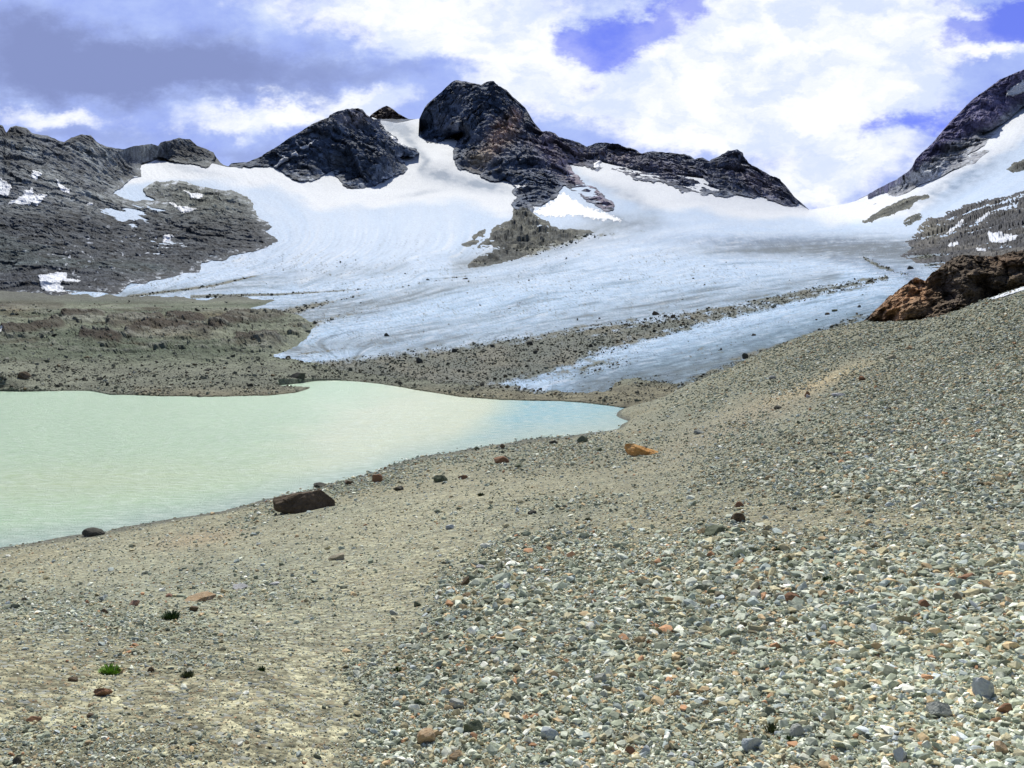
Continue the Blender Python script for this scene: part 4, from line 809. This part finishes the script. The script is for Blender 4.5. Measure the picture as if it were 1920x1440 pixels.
BL = [
 ('ground', 562, 960, 128, 44, 'brown', 'large dark brown boulder at the lake edge, flat sloping top'),
 ('ground', 600, 912, 30, 10, 'dark', 'low dark slab at the waterline just behind the large brown boulder'),
 ('ground', 1205, 852, 72, 26, 'orange', 'bright orange boulder on the gravel right of the lake'),
 ('ground', 170, 1004, 42, 15, 'dark', 'dark flat rock at the lower left waterline'),
 ('ground', 706, 903, 22, 18, 'rust', 'rust red upright stone on the lake shore'),
 ('ground', 825, 902, 30, 15, 'green', 'dark greenish boulder on the shore left of the brown and reddish rock'),
 ('ground', 938, 868, 36, 15, 'rust', 'dark red brown wedge rock near the shore'),
 ('ground', 972, 875, 19, 9, 'green', 'small mossy dark stone right beside the red brown wedge rock'),
 ('ground', 1092, 828, 24, 16, 'green', 'pointed green grey stone on the shore of the blue lake arm'),
 ('ground', 1037, 831, 20, 8, 'dark', 'flat dark stone at the waterline of the blue lake arm'),
 ('ground', 940, 841, 14, 12, 'brown', 'small brown block at the waterline, middle of the shore'),
 ('ground', 892, 843, 14, 8, 'green', 'small mossy stone at the waterline beside the brown block'),
 ('ground', 747, 918, 22, 10, 'dark', 'dark low stone on grey shingle below the rust red stone'),
 ('ground', 868, 897, 22, 9, 'rust', 'low reddish stone right of the greenish shore boulder'),
 ('ground', 652, 908, 20, 9, 'brown', 'small brown stone on the shingle left of the rust red stone'),
 ('ground', 1122, 845, 14, 9, 'green', 'small dark green stone between the pointed stone and the orange boulder'),
 ('ground', 1310, 812, 22, 9, 'grey', 'pale grey rock at the foot of the gravel slope'),
 ('ground', 997, 963, 18, 8, 'dark', 'dark stone alone on the tan ground below the shore'),
 ('ground', 843, 991, 18, 9, 'blue', 'blue grey flat stone on the tan path'),
 ('ground', 870, 1098, 20, 20, 'brown', 'dark brown pointed stone standing on the tan sand'),
 ('ground', 1340, 1002, 52, 18, 'green', 'low mossy dark slab in the gravel'),
 ('ground', 1383, 979, 28, 20, 'brown', 'brown rock just behind the mossy slab'),
 ('ground', 1387, 950, 18, 11, 'rust', 'small rusty stone above the brown rock by the mossy slab'),
 ('ground', 1487, 1130, 32, 20, 'rust', 'rusty brown block with an orange face in the gravel'),
 ('ground', 1462, 1124, 24, 16, 'cream', 'cream block touching the rusty brown block'),
 ('ground', 1418, 1105, 19, 18, 'pink', 'rounded salmon pink stone in the gravel'),
 ('ground', 1735, 1138, 21, 15, 'rust', 'red brown cube-like stone right of the middle of the gravel'),
 ('ground', 1818, 1088, 34, 12, 'rust', 'low orange and black stone near the right edge'),
 ('ground', 1848, 1310, 42, 44, 'blue', 'tall blue grey block in the lower right gravel'),
 ('ground', 1766, 1345, 44, 30, 'grey', 'grey angular block left of the tall blue grey block'),
 ('ground', 1886, 1338, 30, 20, 'rust', 'rust stone below the tall blue grey block'),
 ('ground', 1496, 1382, 28, 26, 'grey', 'dark grey block near the bottom edge with moss on its left'),
 ('ground', 1412, 1408, 42, 30, 'blue', 'pale blue grey stone near the bottom edge'),
 ('ground', 1688, 1428, 24, 34, 'blue', 'slate blue upright stone at the bottom edge'),
 ('ground', 1878, 1412, 26, 22, 'tan', 'tan stone at the bottom right corner'),
 ('ground', 797, 1396, 40, 28, 'tan', 'cream and orange block at the bottom, left margin of the gravel'),
 ('ground', 853, 1426, 30, 20, 'tan', 'flat peach coloured stone below the cream and orange block'),
 ('ground', 886, 1374, 42, 24, 'green', 'green grey rounded stone right of the cream and orange block'),
 ('ground', 855, 1330, 34, 20, 'grey', 'grey wedge stone at the left margin of the gravel'),
 ('ground', 1030, 1385, 40, 26, 'blue', 'bluish angular stone in the bottom middle gravel'),
 ('ground', 1182, 1415, 26, 18, 'rust', 'rusty orange stone in the bottom middle gravel'),
 ('ground', 1210, 1415, 24, 22, 'blue', 'round pale blue stone right beside the rusty orange stone'),
 ('ground', 1268, 1305, 18, 16, 'tan', 'orange brown stone in the middle of the gravel'),
 ('ground', 1125, 1280, 30, 24, 'grey', 'grey block with a dark side in the middle of the gravel'),
 ('ground', 448, 1103, 32, 9, 'white', 'white flat slab on the grey pebble patch at left'),
 ('ground', 512, 1096, 24, 6, 'white', 'thin white slab right of the larger white slab'),
 ('ground', 370, 1126, 60, 12, 'tan', 'flat orange slab lying on the pebble patch at left'),
 ('ground', 250, 1135, 22, 11, 'pink', 'pink stone left of the flat orange slab'),
 ('ground', 317, 1118, 15, 7, 'pink', 'small pale pink stone between the pink stone and the orange slab'),
 ('ground', 195, 1150, 13, 9, 'brown', 'small brown stone at the left end of the pebble patch'),
 ('ground', 362, 1145, 17, 11, 'brown', 'brown rounded stone just below the flat orange slab'),
 ('ground', 190, 1306, 34, 15, 'rust', 'reddish brown rock on the lower left ground'),
 ('ground', 60, 1352, 26, 8, 'rust', 'flat rust stone low at the left'),
 ('ground', 168, 1343, 15, 8, 'brown', 'small brown stone right of the flat rust stone'),
 ('ground', 28, 1432, 18, 10, 'dark', 'dark stone in the bottom left corner'),
 ('ground', 135, 1276, 17, 8, 'brown', 'brown stone left of the yellow green plant'),
 ('ground', 225, 1262, 14, 9, 'tan', 'tan stone touching the yellow green plant'),
 ('ground', 282, 1258, 14, 10, 'brown', 'dark brown stone right of the yellow green plant'),
 ('ground', 628, 1050, 34, 13, 'cream', 'pale cream slab with a rusty left end on the tan ground'),
 ('ground', 900, 1066, 22, 10, 'white', 'whitish stone on the upper edge of the gravel field'),
 ('ground', 873, 1120, 18, 10, 'tan', 'peach coloured stone just below the dark pointed stone'),
 ('ground', 782, 1136, 15, 12, 'green', 'olive stone on the tan sand left of the gravel'),
 ('ground', 736, 1152, 18, 10, 'grey', 'grey stone on the tan sand left of the olive stone'),
 ('ground', 1560, 853, 18, 8, 'dark', 'black stone on the middle of the right gravel slope'),
 ('ground', 1618, 711, 14, 9, 'rust', 'red brown stone at the right end of the pale earth streak'),
 ('ground', 1672, 672, 16, 9, 'cream', 'cream stone on the upper right slope'),
 ('ground', 1706, 654, 13, 8, 'tan', 'peach stone on the upper right slope above the cream stone'),
 ('ground', 1513, 743, 10, 12, 'rust', 'reddish stone beside a white slab below the pale earth streak'),
 ('ground', 1574, 741, 26, 7, 'white', 'long white slab below the pale earth streak'),
 ('ground', 1518, 744, 10, 6, 'white', 'small white stone at the lower end of the pale earth streak'),
 ('ground', 1460, 765, 16, 7, 'dark', 'dark slanting slab on the lower part of the right slope'),
 ('ground', 1667, 768, 10, 8, 'dark', 'small black stone on the right slope below the red brown stone'),
 ('ground', 1450, 708, 15, 6, 'white', 'pale flat stone on the rise left of the pale earth streak'),
 ('ground', 1735, 1000, 0, 0, None, None),
 ('moraine', 558, 708, 32, 13, 'dark', 'dark wedge boulder at the head of the narrow inlet'),
 ('moraine', 42, 709, 22, 15, 'brown', 'brown boulder on the far shore at left'),
 ('moraine', 375, 743, 17, 7, 'dark', 'black boulder at the waterline of the spit'),
 ('moraine', 467, 723, 13, 7, 'dark', 'dark stone on the spit'),
 ('moraine', 185, 712, 12, 6, 'dark', 'small dark stone on the far beach right of the brown boulder'),
 ('moraine', 388, 694, 14, 6, 'dark', 'dark stone on the far beach above the spit'),
 ('moraine', 749, 720, 10, 7, 'dark', 'dark stone on the shore under the debris band'),
 ('glacier', 540, 672, 10, 8, 'dark', 'black boulder at the tip of the ice tongue'),
 ('glacier', 726, 629, 12, 8, 'dark', 'lone dark boulder on the lower ice'),
 ('glacier', 786, 680, 15, 14, 'dark', 'largest black boulder at the left end of the debris band'),
 ('glacier', 851, 660, 12, 9, 'dark', 'dark boulder on the upper margin of the debris band, left'),
 ('glacier', 925, 650, 9, 7, 'dark', 'small dark boulder on the upper margin of the debris band, centre left'),
 ('glacier', 994, 646, 15, 10, 'dark', 'broad dark boulder on the upper margin of the debris band'),
 ('glacier', 1003, 662, 10, 9, 'dark', 'dark boulder just below the broad boulder of the debris band'),
 ('glacier', 1107, 650, 9, 8, 'dark', 'dark boulder in the middle of the debris band'),
 ('glacier', 904, 722, 11, 9, 'dark', 'dark angular boulder low in the debris near the lake'),
 ('glacier', 1230, 590, 15, 9, 'brown', 'dark brown boulder where the crack meets the debris band'),
 ('glacier', 1262, 595, 10, 8, 'brown', 'dark boulder right of the brown one at the top of the debris band'),
 ('glacier', 1124, 597, 5, 4, 'dark', 'tiny dark boulder alone above the debris band'),
 ('glacier', 1397, 671, 13, 12, 'dark', 'black boulder on the grey ice near the right slope'),
 ('glacier', 1351, 656, 6, 6, 'dark', 'small black boulder left of the black boulder near the right slope'),
 ('glacier', 1414, 628, 9, 5, 'dark', 'small black boulder above the black boulder near the right slope'),
 ('glacier', 1567, 583, 11, 5, 'green', 'greenish boulder on the narrow ice strip near the crag'),
 ('glacier', 1552, 589, 9, 5, 'brown', 'brown boulder on the narrow ice strip left of the greenish one'),
 ('glacier', 1613, 575, 7, 5, 'dark', 'dark stone on the narrow ice strip nearest the crag'),
 ('glacier', 1709, 503, 11, 7, 'dark', 'dark boulder on the ice just left of the dark slope'),
 ('glacier', 803, 524, 8, 4, 'dark', 'small boulder on the thin dark line of the ice'),
 ('glacier', 872, 522, 10, 4, 'dark', 'dark flat boulder on the thin dark line of the ice'),
]
for k, (sh, x, y, w, h, kd, lab) in enumerate(BL):
    if not w: continue
    boulder(sh, x, y, w, h, kd, lab, 83 if x == 1205 else 440+k, 'boulders on the glacier' if sh == 'glacier' else ('stones on the far shore' if sh == 'moraine' else 'large stones standing out of the gravel'), ang=random.uniform(-.4, .4))

# ------------------------------------------------------------------ small plants
def mat_leaf(name, c):
    m, t, b, pos = material(name); n = t.noise(pos, 40, 3)
    t.put(b.inputs['Base Color'], t.mixc(t.map(n, .35, .65), c, tuple(v*.5 for v in c))); b.inputs['Roughness'].default_value = .6; return m
LEAF = {'dark': mat_leaf('dark_leaf', (.05, .10, .025)), 'bright': mat_leaf('bright_leaf', (.23, .42, .05)), 'olive': mat_leaf('olive_leaf', (.10, .12, .045))}
def plant(x, y, w, h, kind, label, seed, name='alpine_plant', cat='plant'):
    p, r = locate('ground', x, y); W = w*r/F; H = h*r/F; rr = random.Random(seed); V = []; Q = []
    for _ in range(170):
        a = rr.uniform(0, 6.28); q = math.sqrt(rr.random()); bx, by = math.cos(a)*q*W*.38, math.sin(a)*q*W*.32
        l = H*rr.uniform(.4, 1.1)*(1-.4*q); t = rr.uniform(.1, .8)+q*.3; d = a+rr.uniform(-.6, .6); wd = W*rr.uniform(.02, .05)
        px, py = -math.sin(d)*wd, math.cos(d)*wd; ox, oy = math.cos(d)*l*math.sin(t), math.sin(d)*l*math.sin(t); k = len(V)
        V += [(bx-px*.4, by-py*.4, -.01), (bx+px*.4, by+py*.4, -.01), (bx+ox*.6+px, by+oy*.6+py, l*math.cos(t)*.7), (bx+ox, by+oy, l*math.cos(t)), (bx+ox*.6-px, by+oy*.6-py, l*math.cos(t)*.7)]
        Q += [(k, k+1, k+2, k+4), (k+4, k+2, k+3, k+3)]
    me = bpy.data.meshes.new(name); me.from_pydata(V, [], [f if f[2] != f[3] else f[:3] for f in Q]); me.materials.append(LEAF[kind]); me.update()
    o = bpy.data.objects.new(name, me); COL.objects.link(o); o.location = p; return tag(o, label, cat, 'small plants growing in the gravel')
PL = [(322, 1160, 32, 22, 'dark', 'dark green leafy tuft on the pebble patch at left'), (208, 1262, 36, 20, 'bright', 'bright yellow green low plant at the lower left'), (352, 1268, 26, 13, 'olive', 'olive moss cushion right of the yellow green plant'),
      (490, 1256, 15, 10, 'dark', 'small dark tuft beside a pale stone on the lower left ground'), (973, 1102, 20, 15, 'dark', 'green tuft at the upper left corner of the gravel'), (1094, 1006, 14, 12, 'olive', 'olive grass tuft on the tan band above the gravel'),
      (902, 928, 16, 7, 'olive', 'small olive tuft on tan ground near the shore'), (1103, 975, 14, 9, 'olive', 'small olive tuft just above the olive grass tuft'), (1550, 1087, 18, 12, 'dark', 'dark green tuft in the middle right gravel'),
      (1458, 1032, 15, 11, 'dark', 'dark tuft right below the mossy slab'), (1352, 996, 34, 9, 'dark', 'moss growing over the low dark slab'), (1450, 1372, 30, 20, 'olive', 'olive moss cushion near the bottom edge'), (1482, 1388, 22, 12, 'dark', 'dark moss at the foot of the dark grey block'),
      (743, 1258, 15, 12, 'dark', 'tiny dark tuft at the left margin of the gravel'), (1265, 1092, 26, 5, 'dark', 'thin green fringe under a pale stone in the gravel')]
for k, q in enumerate(PL): plant(*q, 900+k)

# ------------------------------------------------------------------ sky, sun, camera
SUN_EL, SUN_AZ = R(50), R(-8)          # ahead of the camera and slightly to the left
w = bpy.data.worlds.new('World'); scene.world = w; w.use_nodes = True; t = NT(w.node_tree); t.n.clear()
out = t.new('ShaderNodeOutputWorld'); bg = t.new('ShaderNodeBackground', {'Strength': .1}); t.l.new(bg.outputs[0], out.inputs[0])
sky = t.new('ShaderNodeTexSky', sky_type='NISHITA', sun_disc=False, sun_elevation=SUN_EL, sun_rotation=SUN_AZ, altitude=2500.0)
w.cycles.sampling_method = 'NONE'
gen = t.new('ShaderNodeTexCoord').outputs['Generated']
sp = t.new('ShaderNodeSeparateXYZ', {0: gen}); yy = t.math('MAXIMUM', t.math('ABSOLUTE', sp.outputs[1]), .08)
u = t.math('DIVIDE', sp.outputs[0], yy); v = t.math('DIVIDE', sp.outputs[2], yy); uv0 = t.new('ShaderNodeCombineXYZ', {0: u, 1: v, 2: 0.0}).outputs[0]
wn = t.new('ShaderNodeTexNoise', {'Vector': t.vmath('MULTIPLY', uv0, (5, 8, 1)), 'Scale': 1.0, 'Detail': 6, 'Roughness': .68})
wv = t.vmath('MULTIPLY', t.vmath('SUBTRACT', wn.outputs['Color'], (.5, .5, .5)), (.20, .13, 0)); uv = t.vmath('ADD', uv0, wv)
def sky_uv(x, y): d = bearing(x, y); return float(d[0]/d[1]), float(d[2]/d[1])
def blobs(lst):
    acc = None
    for x, y, sx, sy, k in lst:
        a, b_ = sky_uv(x, y); q = t.vmath('MULTIPLY', t.vmath('SUBTRACT', uv, (a, b_, 0)), (F/sx, F/sy, 0))
        g = t.math('MULTIPLY', t.math('EXPONENT', t.math('MULTIPLY', t.vmath('DOT_PRODUCT', q, q), -1.0)), k)
        acc = g if acc is None else t.math('ADD', acc, g)
    return acc
n_big = t.noise(t.vmath('MULTIPLY', uv0, (4, 7, 1)), 1.3, 6, .6, .25); n_fine = t.noise(t.vmath('MULTIPLY', uv0, (9, 14, 1)), 1.6, 8, .66)
white = blobs([(820, 10, 270, 70, 1.0), (930, 80, 150, 50, .8), (1060, 95, 40, 22, .5), (450, 222, 150, 42, .85), (560, 195, 60, 28, .45), (130, 212, 110, 26, .65), (700, 190, 75, 34, .7), (950, 170, 110, 50, .5), (1330, 100, 130, 90, 1.0), (1500, 90, 260, 110, 1.1), (1200, 190, 190, 60, .9), (1650, 30, 190, 70, .9), (1600, 170, 150, 60, .7), (1860, 95, 70, 22, .6), (1480, 232, 42, 20, .6), (1300, 270, 160, 30, .45),
              (1620, 300, 200, 70, .7), (1380, 180, 160, 60, .6), (1450, 370, 160, 50, .6), (20, 190, 60, 20, .3), (300, -250, 500, 160, .6), (1300, -350, 500, 160, .6)])
hole = blobs([(1120, 80, 70, 44, 1.0), (1215, 40, 80, 32, .8), (1310, 0, 55, 22, .7), (1840, 55, 85, 28, 1.0), (1900, 20, 70, 34, .9), (1770, 95, 40, 18, .4), (1690, 235, 130, 22, .5), (1780, 215, 60, 36, .35), (1330, 240, 80, 12, .3), (420, 60, 30, 20, .1), (1000, -200, 200, 100, .7), (2200, 60, 160, 90, .8)])
dark = blobs([(120, 120, 210, 62, 1.0), (330, 110, 170, 70, .7), (20, 60, 160, 60, .45), (230, 250, 260, 22, .35), (480, 130, 200, 45, .5), (440, 290, 160, 22, .55), (700, 130, 140, 30, .4), (60, 240, 120, 20, .3), (1590, 150, 120, 60, .10)])
nb = t.map(n_big, .25, .75, -1, 1); nf = t.map(n_fine, .25, .75, -1, 1)
mw = t.map(t.math('ADD', white, t.math('ADD', t.math('MULTIPLY', nb, .26), t.math('MULTIPLY', nf, .22))), .26, .80, 0, 1, True)
mh = t.map(t.math('ADD', hole, t.math('ADD', t.math('MULTIPLY', nb, -.22), t.math('MULTIPLY', nf, -.26))), .16, .74, 0, 1, True)
mdk = t.map(t.math('ADD', dark, t.math('MULTIPLY', nb, .28)), .1, 1.0, 0, 1, True)
blue = t.mixc(1, sky.outputs[0], (.75, .72, 1.75), 'MULTIPLY')
blue = t.mixc(.55, blue, (1.8, 2.45, 8.5))
haze = t.mixc(t.map(nf, -1, 1), (3.2, 4.2, 9.0), (5.0, 6.2, 10.0))
c = t.mixc(mdk, haze, (2.5, 3.1, 5.9)); c = t.mixc(mh, c, blue)
nsh = t.noise(t.vmath('ADD', t.vmath('MULTIPLY', uv, (11, 19, 1)), (3, 1.2, 0)), 1.0, 6, .55); wh = t.mixc(t.map(nsh, .34, .60, 0, 1, True), (7.2, 8.1, 10.1), (10.2, 10.4, 10.9)); c = t.mixc(t.math('MULTIPLY', mw, t.math('SUBTRACT', 1.0, t.math('MULTIPLY', mh, .75))), c, wh)
up = t.map(sp.outputs[2], .42, .75, 0, .8, True); c = t.mixc(up, c, t.mixc(1, sky.outputs[0], (.55, .62, .7), 'MULTIPLY')); back = t.map(sp.outputs[1], .25, -.35, 0, 1, True); c = t.mixc(back, c, t.mixc(1, c, (.34, .40, .40), 'MULTIPLY')); low = t.map(sp.outputs[2], -.02, .10, 0, 1, True); c = t.mixc(low, (.9, .95, .9), c)  # unseen sky overhead and behind the camera dimmed to reduce ambient light
t.l.new(c, bg.inputs[0])

sl = bpy.data.lights.new('sun', 'SUN'); sl.energy = 5.0; sl.angle = R(.5); sl.color = (1, .965, .86); so = bpy.data.objects.new('sun', sl); COL.objects.link(so)
sd = Vector((math.sin(SUN_AZ)*math.cos(SUN_EL), math.cos(SUN_AZ)*math.cos(SUN_EL), math.sin(SUN_EL))); so.rotation_euler = sd.to_track_quat('Z', 'Y').to_euler(); so.location = (0, 0, 60)
cam = bpy.data.cameras.new('camera'); co = bpy.data.objects.new('camera', cam); COL.objects.link(co); scene.camera = co
cam.sensor_width = 36; cam.lens = 36*F/1920; cam.clip_start = .05; cam.clip_end = 6000
co.location = (0, 0, CAMH); co.rotation_euler = (R(90)+PITCH, 0, 0)
scene.cycles.max_bounces = 4; scene.cycles.diffuse_bounces = 2; scene.cycles.glossy_bounces = 2
scene.view_settings.view_transform = 'Standard'; scene.view_settings.look = 'None'; scene.view_settings.exposure = 0
